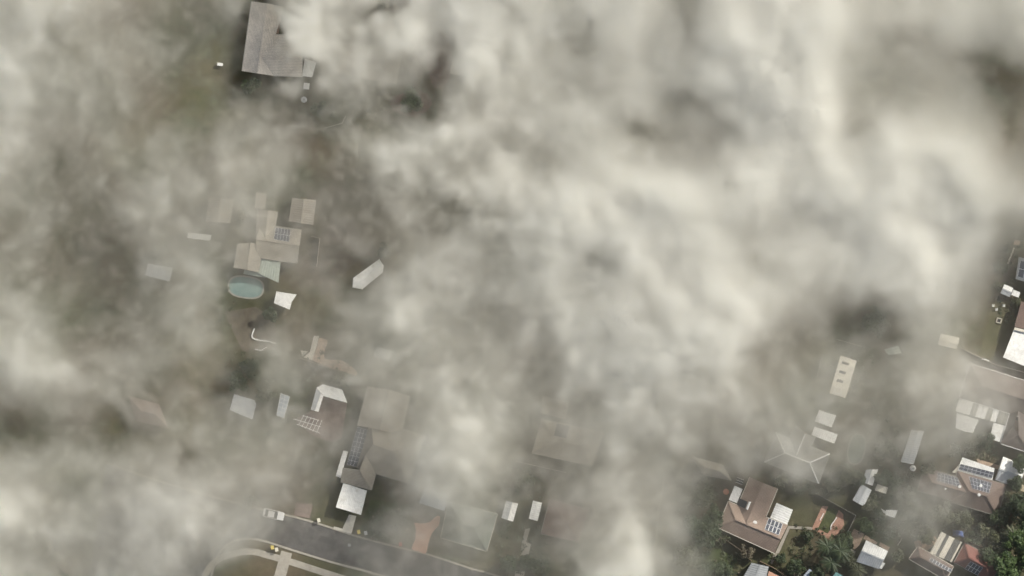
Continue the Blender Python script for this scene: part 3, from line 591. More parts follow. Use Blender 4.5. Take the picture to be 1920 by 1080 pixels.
cover('awning', 'narrow white corrugated awning left of the dark panelled patio roof', 'awning', 'F', [(705, 710), (750, 718), (680, 965), (635, 945)], 2.3, M['white_metal'], .08, .36, 1)
cover('carport', 'bright white corrugated carport roof facing the street', 'carport', 'c3', [(975, 342), (1152, 400), (1108, 582), (918, 525)], 2.6, M['white_metal'], .12, .36)
t = thing('patio_cover', 'L-shaped white patio roof above the bare white pergola', 'patio cover', W('F', (560, 220), 0))
c = MB(); c.slab([W('F', (*p, 2.6)) for p in ((458, 133), (515, 100), (695, 150), (742, 272), (521, 209))], .07); c.build('roof_sheet', M['white_metal'], t)
q = [W('F', (*p, z)) for p, z in (((458, 136), 2.58), ((498, 186), 2.85), ((443, 346), 2.85), ((405, 335), 2.58))]; c = MB(); c.sheet(*q, .3); c.build('roof_sheet', M['zinc'], t)  # left slope of the white roof, its shade painted in as grey
q = [W('F', (*p, z)) for p, z in (((498, 186), 2.85), ((521, 211), 2.6), ((477, 356), 2.6), ((443, 346), 2.85))]; c = MB(); c.sheet(*q, .3); c.build('roof_sheet', M['white_metal'], t)
for p in ((470, 140), (690, 160), (720, 260), (415, 330), (470, 345)): c = MB(); v = W('F', p, 0); c.box((v.x, v.y, 0), .09, .09, 2.53); c.build('post', M['white_paint'], t)
t = thing('pergola', 'bare white pergola of crossing beams beside brown paving', 'pergola', W('F', (390, 465), 0))
for a, b in (((250, 420), (495, 492)), ((330, 388), (478, 432)), ((280, 468), (490, 550))): c = MB(); c.bar(W('F', (*a, 2.5)), W('F', (*b, 2.5)), .12, .12); c.build('beam', M['white_paint'], t)
for k in range(6):
    u = 335 + k * 33; c = MB(); c.bar(W('F', (u + 8, 384 + k * 10, 2.6)), W('F', (u - 42, 478 + k * 14, 2.6)), .1, .1); c.build('rafter', M['white_paint'], t)
for p in ((335, 390), (475, 432), (285, 468), (488, 548), (255, 422)): c = MB(); v = W('F', p, 0); c.box((v.x, v.y, 0), .1, .1, 2.45); c.build('post', M['white_paint'], t)
t = thing('shade_house', 'blue grey glazed shade house with thin white bars left of the pergola', 'shade house', W('F', (150, 300), 0))
q = [W('F', (*p, 2.2)) for p in ((130, 185), (212, 215), (158, 412), (92, 385))]; c = MB(); c.slab([p.copy() for p in q], .06); c.build('roof_pane', M['blue_metal'], t)
c = MB(); c.slab([Vector((p.x, p.y, 2.1)) for p in inset(q, .3)], 2.1); c.build('wall', M['grey_metal'], t)
for k in range(6): c = MB(); c.bar(q[0].lerp(q[3], k/5) + Vector((0, 0, .03)), q[1].lerp(q[2], k/5) + Vector((0, 0, .03)), .08, .05); c.build('glazing_bar', M['white_paint'], t)
for k in range(3): c = MB(); c.bar(q[0].lerp(q[1], k/2) + Vector((0, 0, .06)), q[3].lerp(q[2], k/2) + Vector((0, 0, .06)), .08, .05); c.build('glazing_bar', M['white_paint'], t)
q5 = [(175, 715), (345, 765), (362, 800), (330, 930), (138, 850)]
roofed('garden_shed', 'pale grey five-sided flat shed below dark foliage on the left', 'shed', 'c2', [[(*p, 2.4) for p in q5]], [q5], M['zinc'], M['fibro'], 2.4)

# --- house with pool, left
e = 2.7; r = e + .85
h15, pl15 = roofed('tiled_house', 'tan L-shaped house beside the pale oval pool', 'house', 'G',
    [[(285, 335, e), (605, 378, e), (588, 502, r), (250, 448, r)], [(250, 448, r), (588, 502, r), (572, 640, e), (235, 590, e)],
     [(265, 215, e), (250, 446, e), (322, 456, r - .1), (342, 226, r - .1)], [(342, 226, r - .1), (322, 456, r - .1), (398, 362, e), (418, 238, e)],
     [(105, 490, e), (75, 672, e), (178, 690, r - .2), (208, 474, r - .2)], [(208, 474, r - .2), (178, 690, r - .2), (270, 708, e), (300, 505, e)]],
    [[(285, 340), (600, 380), (572, 635), (240, 585)], [(265, 220), (415, 240), (395, 440), (252, 440)], [(105, 492), (298, 508), (268, 700), (80, 670)]], M['tile_tan'], M['brick_wall'], e, gutter=M['fence'])
solar(h15, 'G', [(402, 360), (520, 376), (508, 472), (388, 452)], pl15[0], 2, 5, .04, .14, .03)
c = MB(); c.slab([W('G', (*p, 2.45)) for p in ((250, 85), (332, 95), (320, 214), (238, 208))], .1); c.build('porch_roof', M['tile_pink'], h15)
cover('patio_cover', 'grey green patio roof between the L-shaped house and its pool', 'patio cover', 'G', [(290, 604), (440, 628), (425, 790), (255, 712)], 2.35, M['green_metal'], .1)
cover('awning', 'low grey awning along the top of the pale oval pool', 'awning', 'G', [(160, 690), (260, 708), (330, 752), (150, 722)], 2.0, M['green_metal'], .05)
pool('pale oval swimming pool half in house shadow below the L-shaped house', 461, 538.5, 31.5, 18.5, math.radians(-8), 2.6)
roofed('flat_shed', 'pale flat roofed shed with a notched side below right of the oval pool', 'shed', 'G', [[(408, 858, 2.4), (566, 882, 2.4), (528, 938, 2.4), (512, 1000, 2.4), (388, 948, 2.4)]], [[(408, 858), (550, 882), (512, 1000), (388, 948)]], M['white_metal'], M['fibro'], 2.4)
shed('gable_shed', 'tan gable shed with a bright right slope, left of the L-shaped house', 'c1', [(232, 140), (442, 150), (412, 352), (208, 338)], 2.5, 1.5, M['tile_pink'], .5, wall=M['brick_wall'])
shed('gable_shed', 'tan gable shed with a bright right slope, right of the L-shaped house', 'c1', [(935, 140), (1140, 158), (1112, 368), (905, 338)], 2.5, 1.5, M['tile_pink'], .52, wall=M['brick_wall'])
cover('awning', 'small white oblong roof left below the left gable shed', 'awning', 'c1', [(55, 432), (258, 452), (238, 502), (50, 478)], 2.2, M['white_metal'], .08)
q6 = [(1450, 815), (1670, 655), (1708, 710), (1698, 775), (1525, 912), (1443, 896)]
t = thing('ribbed_pavilion', 'bright white ribbed pavilion roof standing askew on open ground', 'pavilion', W('c1', (1577, 785), 0))
a, b, c_, d_ = W('c1', (1451, 815, 2.5)), W('c1', (1670, 656, 2.5)), W('c1', (1700, 770, 2.5)), W('c1', (1526, 911, 2.5)); m0, m1 = W('c1', (1482, 862, 2.95)), W('c1', (1690, 712, 2.95))
s = MB(); s.sheet(a, b, m1, m0, .35); s.build('roof_sheet', M['white_metal'], t); s = MB(); s.sheet(m0, m1, c_, d_, .35); s.build('roof_sheet', M['white_metal'], t)
s = MB(); s.slab([a, m0, d_, W('c1', (1444, 895, 2.5))], .06); s.build('end_sheet', M['white_metal'], t); s = MB(); s.slab([b, W('c1', (1708, 710, 2.5)), c_, m1], .06); s.build('end_sheet', M['white_metal'], t)
for p in (a, b, c_, d_): s = MB(); s.box((p.x * .99 + cen([a, b, c_, d_]).x * .01, p.y, 0), .12, .12, 2.44); s.build('post', M['white_paint'], t)

# --- houses half lost in smoke along the top and left
e = 2.7
h16, _ = roofed('tiled_house', 'long pinkish tan roofed house at the top left under drifting smoke', 'house', 'c9',
    [[(283, 8, e), (228, 412, e), (318, 426, e + 1.3), (375, 20, e + 1.3)], [(375, 20, e + 1.3), (318, 426, e + 1.3), (412, 440, e), (336, 330, e + 1.0), (395, 300, e + .6), (472, 40, e)],
     [(336, 330, e + 1.0), (412, 440, e), (580, 446, e), (580, 330, e + 1.0)], [(336, 330, e + 1.0), (580, 330, e + 1.0), (590, 200, e), (400, 200, e)]],
    [[(283, 8), (228, 412), (412, 440), (472, 40)], [(410, 210), (410, 435), (578, 440), (585, 205)]], M['tile_pale'], M['brick_wall'], e, gutter=M['fence'])
cover('carport', 'pale carport roof at the right end of the long pinkish tan house', 'carport', 'c9', [(592, 340), (660, 362), (636, 448), (578, 442)], 2.5, M['white_metal'], .1)
t = thing('rainwater_box', 'tiny bright white cabinet below the pale carport near the top', 'cabinet', P(575, 162)); p = P(575, 162)
c = MB(); c.box((p.x, p.y, 0), 1.1, 1.2, 1.4, -.12); c.build('cabinet', M['white_paint'], t); c = MB(); c.box((p.x, p.y, 1.4), 1.2, 1.3, .06, -.12); c.build('lid', M['white_paint'], t)
t = thing('water_tank', 'small round grey tank below the tiny bright white cabinet', 'water tank', P(570, 187)); p = P(570, 187)
c = MB(); c.lathe(p, [(.62, 0), (.62, .7), (.5, .8), (.15, .86)], 20); c.build('body', M['zinc'], t); c = MB(); c.lathe((p.x, p.y, .84), [(.2, 0), (.2, .06), (.08, .08)], 12); c.build('lid', M['grey_metal'], t)
t = thing('meter_box', 'tiny white box left of the long pinkish house near the top', 'meter box', P(413, 121)); p = P(413, 121)
c = MB(); c.box((p.x, p.y, 0), 1.1, .55, .9, -.12); c.build('box', M['white_paint'], t); c = MB(); c.box((p.x, p.y, .9), 1.16, .6, .05, -.12); c.build('lid', M['white_paint'], t)
h17, _ = roofed('tiled_house', 'pale tan roofed house in smoke right of the long pinkish house', 'house', 'px', hip('px', [(640, 78), (756, 92), (743, 158), (630, 138)], e, 1.5), [[(640, 78), (756, 92), (743, 158), (630, 138)]], M['tile_tan'], M['brick_wall'], e)
shed('long_shed', 'pale ribbed shed right of the dark brown gap in the smoke', 'px', [(849, 111), (905, 118), (899, 146), (843, 138)], 2.6, .5, M['cream_metal'], .4)
shed('long_shed', 'pale ribbed shed faint in thick smoke, rightmost along the top', 'px', [(936, 104), (978, 110), (972, 128), (930, 120)], 2.6, .4, M['cream_metal'])
h18, _ = roofed('tiled_house', 'dim brown roofed house under dark smoke at the lower left', 'house', 'px', hip('px', [(240, 742), (298, 758), (316, 803), (256, 790)], e, 1.1, k=.7), [[(240, 742), (298, 758), (316, 803), (256, 790)]], M['tile_umber'], M['brick_wall'], e)
cover('patio_cover', 'faint pale roof under smoke left of the oval pool', 'patio cover', 'px', [(277, 494), (324, 502), (318, 528), (272, 516)], 2.5, M['zinc'], .1)
cover('patio_cover', 'faint pale roof in smoke right of the brown lawn paving', 'patio cover', 'px', [(706, 650), (738, 658), (728, 678), (700, 668)], 2.5, M['zinc'], .1)

# ------------------------------------------------------------------ fences and garden walls
def fence(label, pts, h=1.7, mat='fence', step=2.4, thick=.06):
    q = [P(*p) for p in pts]; root = thing('fence', label, 'fence', q[0])
    for a, b in zip(q, q[1:]):
        n = max(1, round((b - a).length / step))
        for k in range(n):
            s, t_ = a.lerp(b, k / n), a.lerp(b, (k + 1) / n); dd = (t_ - s).normalized() * .03
            m = MB(); m.bar(s + dd + Vector((0, 0, h / 2 + .04)), t_ - dd + Vector((0, 0, h / 2 + .04)), thick, h); m.build('fence_panel', M[mat], root)
            m = MB(); m.box((s.x, s.y, 0), .1, .1, h + .1); m.build('post', M[mat], root)
fence('pale back fence running below the fire pit lawn to the right edge', [(1802, 653), (1864, 683), (1935, 702)], 1.7, 'pale_fence')
fence('dark fence bending around the brick loop path garden', [(1530, 925), (1604, 966), (1586, 1004)], 1.7, 'fence')
fence('timber fence below the brown lawn paving', [(562, 671), (605, 686), (668, 706)], 1.7, 'timber')
fence('fence crossing shadow below the orange tiled house', [(1362, 1013), (1387, 1030), (1409, 1052)], 1.7, 'timber')
fence('fence right of the dark grey roofed shed at the bottom edge', [(1425, 1052), (1450, 1064), (1482, 1086)], 1.7, 'timber')
fence('pale fence below the tan house with the square opening', [(968, 865), (1062, 886)], 1.6, 'pale_fence')
fence('long thin pale fence left of the bottom right tree clump', [(1246, 895), (1236, 950), (1222, 1085)], 1.6, 'pale_fence')
fence('faint fence above the three dark skylights', [(1571, 637), (1621, 651)], 1.6, 'pale_fence')
fence('short fence left of the three dark skylights', [(1541, 668), (1531, 706)], 1.5, 'fence')
fence('fence between the large tan house and the grey green house', [(793, 880), (778, 950)], 1.7, 'fence')
fence('faint fence corner below smoke near the top', [(610, 240), (642, 231), (648, 218)], 1.6, 'pale_fence')
fence('short pale fence right of the right-hand gable shed', [(585, 443), (600, 447), (594, 500)], 1.6, 'pale_fence')
fence('short pale fence post row right of the large white and grey garage', [(1683, 1022), (1691, 1009)], 1.5, 'pale_fence')
def lowwall(label, pts, f, w=.25, h=.35, mat='white_paint'):
    q = [W(f, p, h) for p in smooth(pts, 5)]; m = MB()
    for a, b in zip(q, q[1:]): m.bar(a - Vector((0, 0, h / 2)), b - Vector((0, 0, h / 2)), w, h)
    tag(m.build('garden_wall', M[mat]), label, 'garden wall')
lowwall('curved white garden wall around dark soil on the left', [(347, 160), (326, 232), (375, 258), (450, 268), (525, 288)], 'c2')
lowwall('short white garden wall below the curved white wall', [(350, 335), (400, 345), (430, 330), (452, 318)], 'c2', .2)
lowwall('white curved edging inside the right arm of the brick loop path', [(312, 610), (316, 570), (350, 520), (372, 485)], 'B', .18, .2)
lowwall('white straight edging inside the left arm of the brick loop path', [(240, 445), (222, 480), (203, 515)], 'B', .18, .2)
lowwall('bright white curved gate top on the back fence', [(402, 165), (435, 168), (466, 182)], 'D', .22, 1.8)

# ------------------------------------------------------------------ car and bins
def car(label, p0, ang):
    o = P(*p0); root = thing('parked_car', label, 'car', o); ca, sa = math.cos(ang), math.sin(ang)
    def T(x, y, z): return Vector((o.x + x * ca - y * sa, o.y + x * sa + y * ca, z))
    secs = [(2.2, .70, .45, .62), (2.05, .82, .30, .72), (1.2, .88, .25, .88), (.75, .89, .25, .95), (-1.3, .89, .25, .98), (-2.0, .86, .28, .95), (-2.2, .76, .42, .85)]
    m = MB(); rings = [[T(x, -w, lo), T(x, -w * 1.02, (lo + hi) / 2), T(x, -w * .94, hi), T(x, w * .94, hi), T(x, w * 1.02, (lo + hi) / 2), T(x, w, lo)] for x, w, lo, hi in secs]
    for a, b in zip(rings, rings[1:]):
        for k in range(6): j = (k + 1) % 6; m.face([a[k], a[j], b[j], b[k]])
    m.face(rings[0][::-1]); m.face(rings[-1]); body = m.build('body', M['car_paint'], root)
    cab = [(.85, .80, .93, 0), (.2, .62, 1.42, 1), (-1.1, .62, 1.44, 1), (-1.75, .76, .96, 0)]
    b = [(T(x, -w, z), T(x, w, z)) for x, w, z, _ in cab]
    m = MB(); m.slab([b[1][0], b[1][1], b[2][1], b[2][0]], .06); m.build('roof', M['car_paint'], root)
    for nm, q in (('windscreen', [b[0][0], b[0][1], b[1][1], b[1][0]]), ('rear_window', [b[2][0], b[2][1], b[3][1], b[3][0]])): m = MB(); m.face(q); m.build(nm, M['dark_glass'], root)
    for s in (0, 1): m = MB(); m.face([b[0][s], b[1][s], b[2][s], b[3][s]]); m.build('side_window', M['dark_glass'], root)
    for x in (1.35, -1.35):
        for y in (-.8, .8):
            m = MB(); m.tube(T(x, y - .1, .32), T(x, y + .1, .32), .32, .32, 16); wl = m.build('wheel', M['rubber'], root); m = MB(); m.tube(T(x, y - .105, .32), T(x, y + .105, .32), .18, .18, 12); m.build('rim', M['alu'], wl)
    for y in (-.62, .62):
        m = MB(); m.box(T(2.1, y, .52), .18, .32, .14, ang); m.build('headlight', M['white_paint'], root); m = MB(); m.box(T(.65, y * 1.5, .92), .14, .2, .12, ang); m.build('wing_mirror', M['car_paint'], root)
car('white hatchback parked at the kerb, its tail in smoke', (513, 964.5), math.radians(-13))
def bin_(label, p0, lid, ang=.2, small=1.0):
    o = P(*p0); o.z = .14; root = thing('wheelie_bin', label, 'bin', o, 'wheelie bins by the kerb'); m = MB(); ca, sa = math.cos(ang), math.sin(ang)
    def ring(w, d, z): return [Vector((o.x + x * ca - y * sa, o.y + x * sa + y * ca, z)) for x, y in ((-w/2, -d/2), (w/2, -d/2), (w/2, d/2), (-w/2, d/2))]
    a, b = ring(.46, .5, .18), ring(.58, .72, 1.05)
    for k in range(4): m.face([a[k], a[(k+1) % 4], b[(k+1) % 4], b[k]])
    m.face(a[::-1]); m.face(b); m.build('body', M['bin_green'], root)
    m = MB(); m.slab([Vector((p.x, p.y, 1.13)) for p in ring(.64, .8, 1.1)], .07); m.build('lid', M[lid], root)
    for s in (-1, 1):
        c0 = Vector((o.x - s * .26 * ca - .25 * -sa, o.y - s * .26 * sa + .25 * ca, .24)); m = MB(); m.tube(c0 - Vector((ca, sa, 0)) * .04, c0 + Vector((ca, sa, 0)) * .04, .1, .1, 10); m.build('wheel', M['rubber'], root)
bin_('wheelie bin with pale lid near the red brick driveway', (598, 975), 'cream_metal'); bin_('wheelie bin with yellow lid right of the carport driveway', (673, 997), 'yellow')
bin_('wheelie bin with red lid left of the salmon driveway', (751, 1020), 'red'); bin_('wheelie bin with pale yellow lid, left of the pair across the street', (511, 1026), 'yellow'); bin_('wheelie bin with pale lid, right of the pair across the street', (519, 1030), 'cream_metal')
bin_('dark wheelie bin with a pale lid beside the yellow-lidded bin', (686, 999), 'zinc')

# ------------------------------------------------------------------ trees, palms, shrubs
def quads(name, V, mat, root):
    n = len(V); me = bpy.data.meshes.new(name); me.vertices.add(n * 4); me.vertices.foreach_set('co', (V - np.array(root['_o'])[None, None]).astype(np.float32).ravel())
    me.loops.add(n * 4); me.loops.foreach_set('vertex_index', np.arange(n * 4)); me.polygons.add(n); me.polygons.foreach_set('loop_start', np.arange(0, n * 4, 4))
    me.polygons.foreach_set('loop_total', np.full(n, 4)); me.materials.append(mat); me.update(calc_edges=True)
    o = bpy.data.objects.new(name, me); C.objects.link(o); o.parent = root; return o
seed = [100]
def leaves(cs, rad, per, size, rg):
    n = len(cs) * per; c = np.repeat(cs, per, 0); r = np.repeat(rad, per)
    dvec = rg.normal(size=(n, 3)); dvec /= np.linalg.norm(dvec, axis=1)[:, None]; p = c + dvec * (r * rg.uniform(.45, 1.0, n) ** .6)[:, None] * np.array([1, 1, .75])
    nrm = dvec * .7 + rg.normal(size=(n, 3)) * .6 + np.array([0, 0, .5]); nrm /= np.linalg.norm(nrm, axis=1)[:, None]
    a = np.cross(nrm, rg.normal(size=(n, 3))); a /= np.linalg.norm(a, axis=1)[:, None]; b = np.cross(nrm, a); s = (size * rg.uniform(.6, 1.3, n))[:, None]
    return np.stack([p - a * s, p - b * s * .5, p + a * s, p + b * s * .5], 1)
def tree(label, x, y, rpx, h, mat, dens=1.0, size=.28, name='tree', group=None, cat='tree', squash=1.0, bare=0):
    seed[0] += 1; rg = np.random.default_rng(seed[0]); rr = random.Random(seed[0]); R = rpx * S; o = P(x, y)
    root = thing(name, label, cat, o, group); n = int(26 * dens * max(.5, min(2.2, R / 2.5))) + 6
    dv = rg.normal(size=(n, 3)); dv /= np.linalg.norm(dv, axis=1)[:, None]; k = rg.uniform(.25, 1, n) ** .5
    lob = 1 + .25 * np.sin(np.arctan2(dv[:, 1], dv[:, 0]) * 3 + rr.uniform(0, 6)) 
    cs = np.stack([o.x + dv[:, 0] * k * R * .85 * lob, o.y + dv[:, 1] * k * R * .85 * lob * squash, h * .62 + dv[:, 2] * k * h * .32], 1)
    rad = rg.uniform(.16, .34, n) * R + .15
    tm = MB(); prev = Vector((o.x, o.y, -.05)); top = Vector((o.x + rr.uniform(-.2, .2), o.y + rr.uniform(-.2, .2), h * .4)); tr = max(.05, .035 * h)
    tm.tube(prev, top, tr * 1.3, tr, 8)
    for i in range(min(n, 10 + bare)):
        e = Vector(cs[i]); mid = top.lerp(e, .5) + Vector((rr.uniform(-.2, .2), rr.uniform(-.2, .2), .15)); tm.tube(top - Vector((0, 0, .1)), mid, tr * .6, tr * .38, 6); tm.tube(mid, e, tr * .38, tr * .12, 5)
    tm.build('trunk', M['bark'], root); quads('crown', leaves(cs, rad, int(70 * dens) if not bare else 22, size, rg), M[mat], root)
def shrub(label, x, y, rpx, h, mat, group=None, name='shrub', cat='shrub'): tree(label, x, y, rpx, h, mat, .8, .2, name, group, cat)
def palm(label, x, y, h, L, n, mat='leaf_dark', group='palms below the brick loop'):
    seed[0] += 1; rr = random.Random(seed[0]); o = P(x, y); root = thing('palm_tree', label, 'palm', o, group)
    m = MB(); m.tube((o.x, o.y, -.05), (o.x + .1, o.y, h), .17, .12, 9); m.build('trunk', M['bark'], root)
    for k in range(n):
        a = 2 * math.pi * k / n + rr.uniform(-.2, .2); el = rr.uniform(.15, 1.0); l = L * rr.uniform(.8, 1.1); m = MB(); pts = []
        for i in range(8):
            s = i / 7; rd_ = l * (s * math.cos(el * (1 - s * .6))); pts.append(Vector((o.x + .1 + rd_ * math.cos(a), o.y + rd_ * math.sin(a), h + l * (.55 * el * s - .75 * s * s))))
        for i in range(7): m.bar(pts[i], pts[i+1], .05, .03)
        side = Vector((-math.sin(a), math.cos(a), 0))
        for i in range(1, 8):
            for h2 in (0, .5):
                b = pts[i] if h2 == 0 else pts[i].lerp(pts[i-1], .5); w = l * .24 * (1.1 - abs(i / 7 - .45))
                for sg in (-1, 1):
                    tip = b + side * sg * w + Vector((math.cos(a), math.sin(a), 0)) * w * .6 - Vector((0, 0, w * .45)); q = Vector((math.cos(a), math.sin(a), 0)) * .09; m.face([b - q, b + q, tip])
        m.build('frond', M[mat], root)
gr = 'trees of the corner clump at the lower right'
tree('large bright green leafy tree at the right edge above the sandy patch', 1905, 1005, 30, 7, 'leaf_green', 1.4, .3, group=gr)
tree('bright green tree filling the bottom right corner', 1888, 1062, 32, 7, 'leaf_green', 1.3, .3, group=gr)
tree('dark tree at the right edge beside the wide brown house', 1914, 950, 32, 9, 'leaf_dark', 1.3, .3, group=gr)
tree('pale green bushy tree between the wide brown house and the red house', 1842, 994, 18, 4.5, 'leaf_pale', 1, .26, group=gr)
tree('olive tree below the wide brown house, left of the pale green bushy tree', 1808, 972, 20, 4.5, 'leaf_olive', 1, .26, group=gr)
tree('grey green bush tree lower left of the wide brown house', 1764, 962, 24, 4.5, 'leaf_pale', .9, .26, group=gr)
tree('olive tree right of the wide brown house eave', 1890, 938, 16, 5, 'leaf_olive', 1, .26, group=gr)
tree('green tree just above the red tiled house by the tan strip', 1868, 1015, 20, 5, 'leaf_olive', 1.1, .26, group=gr)
tree('dark tree leaning over the right edge garage roof', 1910, 868, 17, 6.5, 'leaf_dark', 1.1, .26)
tree('dark feathery tree over the gap of the striped white patio roof', 1849, 823, 17, 5.5, 'leaf_dark', .8, .24, squash=1.4)
tree('dusky bush below the striped white patio roof', 1822, 842, 16, 3.5, 'leaf_olive', .8, .24)
gl = 'trees left of and below the orange tiled house'
tree('loose olive tree left of the round terracotta tub', 1312, 925, 30, 5, 'leaf_olive', .9, .26, group=gl)
tree('dark tree left of the green lawn at the bottom', 1322, 1000, 30, 6, 'leaf_dark', 1, .28, group=gl)
tree('dry leafless tree in the shade below the orange tiled house', 1402, 1036, 17, 4, 'leaf_dry', .5, .2, group=gl, bare=12)
tree('dark tree casting shade at the left edge of the bottom green lawn', 1290, 1045, 26, 6, 'leaf_olive', 1, .28, group=gl)
tree('very dark round tree on the green lawn at the bottom', 1356, 1068, 18, 5, 'leaf_dark', 1.2, .26, group=gl)
tree('bare branched tree at the lower left corner of the orange tiled house', 1352, 1008, 15, 4.5, 'leaf_olive', .4, .22, group=gl, bare=14)
shrub('low dark shrub at the lower right corner of the orange tiled house', 1464, 1048, 11, 1.6, 'leaf_dark')
shrub('dark shrub on the lawn left of the brick loop path', 1515, 1004, 13, 2.2, 'leaf_dark')
palm('palm left of the palm group below the brick loop path', 1548, 1022, 5, 2.6, 15); palm('palm in the middle of the group below the brick loop path', 1572, 1030, 5.5, 2.8, 16); palm('palm nearest the bottom edge below the brick loop path', 1556, 1052, 4.5, 2.6, 15)
palm('palm before the grey slope of the large garage', 1606, 1066, 2.6, 2.2, 14, 'leaf_olive')
tree('dark tree among the palms below the brick loop path', 1585, 1012, 17, 4.5, 'leaf_dark', 1.1, .26); tree('dusty shrub tree left of the large white and grey garage', 1588, 1045, 18, 4, 'leaf_olive', 1, .24)
palm('pale palm at the right of the brown house trees', 1895, 1000, 6, 2.4, 14, 'leaf_pale', 'palms of the corner clump')
for lab, x, y, r_, h_, m_ in (('leafy tree between the pool and the weathered grey shed', 1590, 890, 22, 5, 'leaf_olive'), ('tree overhanging the weathered grey shed', 1655, 893, 16, 5.5, 'leaf_dark'),
    ('dark bush right below the two-tone garden shed', 1632, 945, 16, 3, 'leaf_olive'), ('tall dark bush left of the small patchy white roof', 1648, 965, 13, 4, 'leaf_dark'),
    ('green bush row above the orange paving', 1622, 985, 14, 2.5, 'leaf_green'), ('bush on the grass below the grey hipped house', 1500, 905, 20, 3, 'leaf_olive'),
    ('bush left of the two-tone garden shed', 1560, 905, 18, 3.5, 'leaf_olive'), ('dim tree in thin smoke right of the green pool', 1660, 840, 20, 5, 'leaf_olive'),
    ('dim tree below the round water tank', 1700, 930, 20, 4.5, 'leaf_olive'), ('dusky tree lower right of the patchy white roof', 1730, 1000, 22, 4, 'leaf_olive'),
    ('dark tree patch left of the salmon driveway', 742, 975, 20, 4.5, 'leaf_dark'), ('darker tree beside the yellow-lidded bin lawn', 716, 985, 17, 4, 'leaf_dark'),
    ('dark tree left of the bottom concrete path', 955, 1055, 17, 5, 'leaf_dark'), ('dark tree right of the bottom concrete path', 1012, 1058, 20, 5, 'leaf_dark'), ('dark tree over the bottom concrete path', 985, 1052, 14, 5, 'leaf_dark'),
    ('dim bush above the pale fence below the square roof opening', 985, 900, 22, 4, 'leaf_olive'), ('dark tree below the curved white garden wall', 468, 690, 18, 5, 'leaf_dark'), ('dark tree above the five-sided shed', 448, 715, 20, 5, 'leaf_dark'), ('dark tree right of the five-sided shed', 500, 745, 16, 4.5, 'leaf_olive'),
    ('dark tree under the long pinkish house at the top left', 470, 160, 18, 5, 'leaf_dark'), ('dim tree right of the small round grey tank', 598, 205, 16, 5, 'leaf_dark'), ('dark tree below the pale tan house near the top', 770, 190, 24, 6, 'leaf_dark'),
    ('dark tree cut by the top edge', 722, 0, 24, 6, 'leaf_dark'), ('dark tree under the smoke hole at the right', 1640, 602, 30, 6, 'leaf_dark')):
    tree(lab, x, y, r_, h_, m_, 1, .26)
for lab, x, y, r_, h_, m_ in (('dark tree just below the corner of the wide brown house', 1872, 968, 20, 6, 'leaf_dark'), ('dark tree beside the lower grey roof half of the right edge garage', 1903, 905, 15, 6, 'leaf_dark'), ('dense green tree over the end of the red tiled house', 1852, 1042, 20, 6, 'leaf_dark'),
    ('dark green tree at the far right below the sandy patch', 1922, 1042, 24, 7, 'leaf_green'), ('dark bushy tree right of the blue tarpaulin', 1826, 1006, 15, 4.5, 'leaf_dark'), ('dark round bush right of the bottom fence', 1490, 1062, 15, 3.5, 'leaf_dark'),
    ('bushy tree left of the pale blue roofed shed', 1532, 1072, 14, 4, 'leaf_dark'), ('dark bush right of the large white and grey garage', 1682, 1042, 13, 3, 'leaf_olive'), ('dark bush above the right end of the orange paving', 1668, 1000, 12, 2.8, 'leaf_dark'), ('dark bush behind the small cream white roof', 1676, 905, 14, 4, 'leaf_dark'),
    ('dark bush under the left end of the weathered grey shed', 1612, 900, 12, 3.5, 'leaf_dark'), ('dark tree between the long pale shed and the wide brown house', 1738, 880, 15, 4, 'leaf_olive'), ('dim olive tree below left of the round terracotta tub', 1335, 965, 18, 5, 'leaf_dark'), ('dark tree leaning on the lower left lawn edge', 1300, 985, 20, 5.5, 'leaf_dark'),
    ('dark bush above the orange tiled house wing', 1462, 900, 14, 3, 'leaf_olive'), ('dark tree at the bottom edge below the green lawn', 1325, 1072, 20, 5, 'leaf_dark'), ('tree beside the left-hand gable shed', 452, 405, 12, 4.5, 'leaf_olive'), ('tree right of the oval pool', 508, 590, 13, 4, 'leaf_dark'), ('tree above the faint pale roof left of the pool', 300, 470, 16, 5, 'leaf_olive'),
    ('tree beside the fence below brown paving', 640, 712, 13, 4, 'leaf_olive'), ('tree right of the large tan house in thick haze', 815, 850, 16, 5, 'leaf_olive'), ('tree behind the bright white ribbed pavilion', 722, 470, 15, 5, 'leaf_olive'), ('tree left of the white hatchback across the footpath', 470, 940, 15, 4.5, 'leaf_olive')):
    tree(lab, x, y, r_, h_, m_, 1.1, .26)
for lab, x, y, r_ in (('round dark shrub by the edging stones near the right edge', 1887, 465, 8), ('larger round dark shrub left of the tiny gable shed', 1871, 501, 11), ('loose green plant left of the tiny gable shed', 1872, 536, 9), ('green plant cut by the right edge below the white canopy', 1906, 567, 8), ('green plant below the panelled house at the right edge', 1884, 500, 8)):
    shrub(lab, x, y, r_, 1.5, 'leaf_dark' if 'dark' in lab else 'leaf_olive')

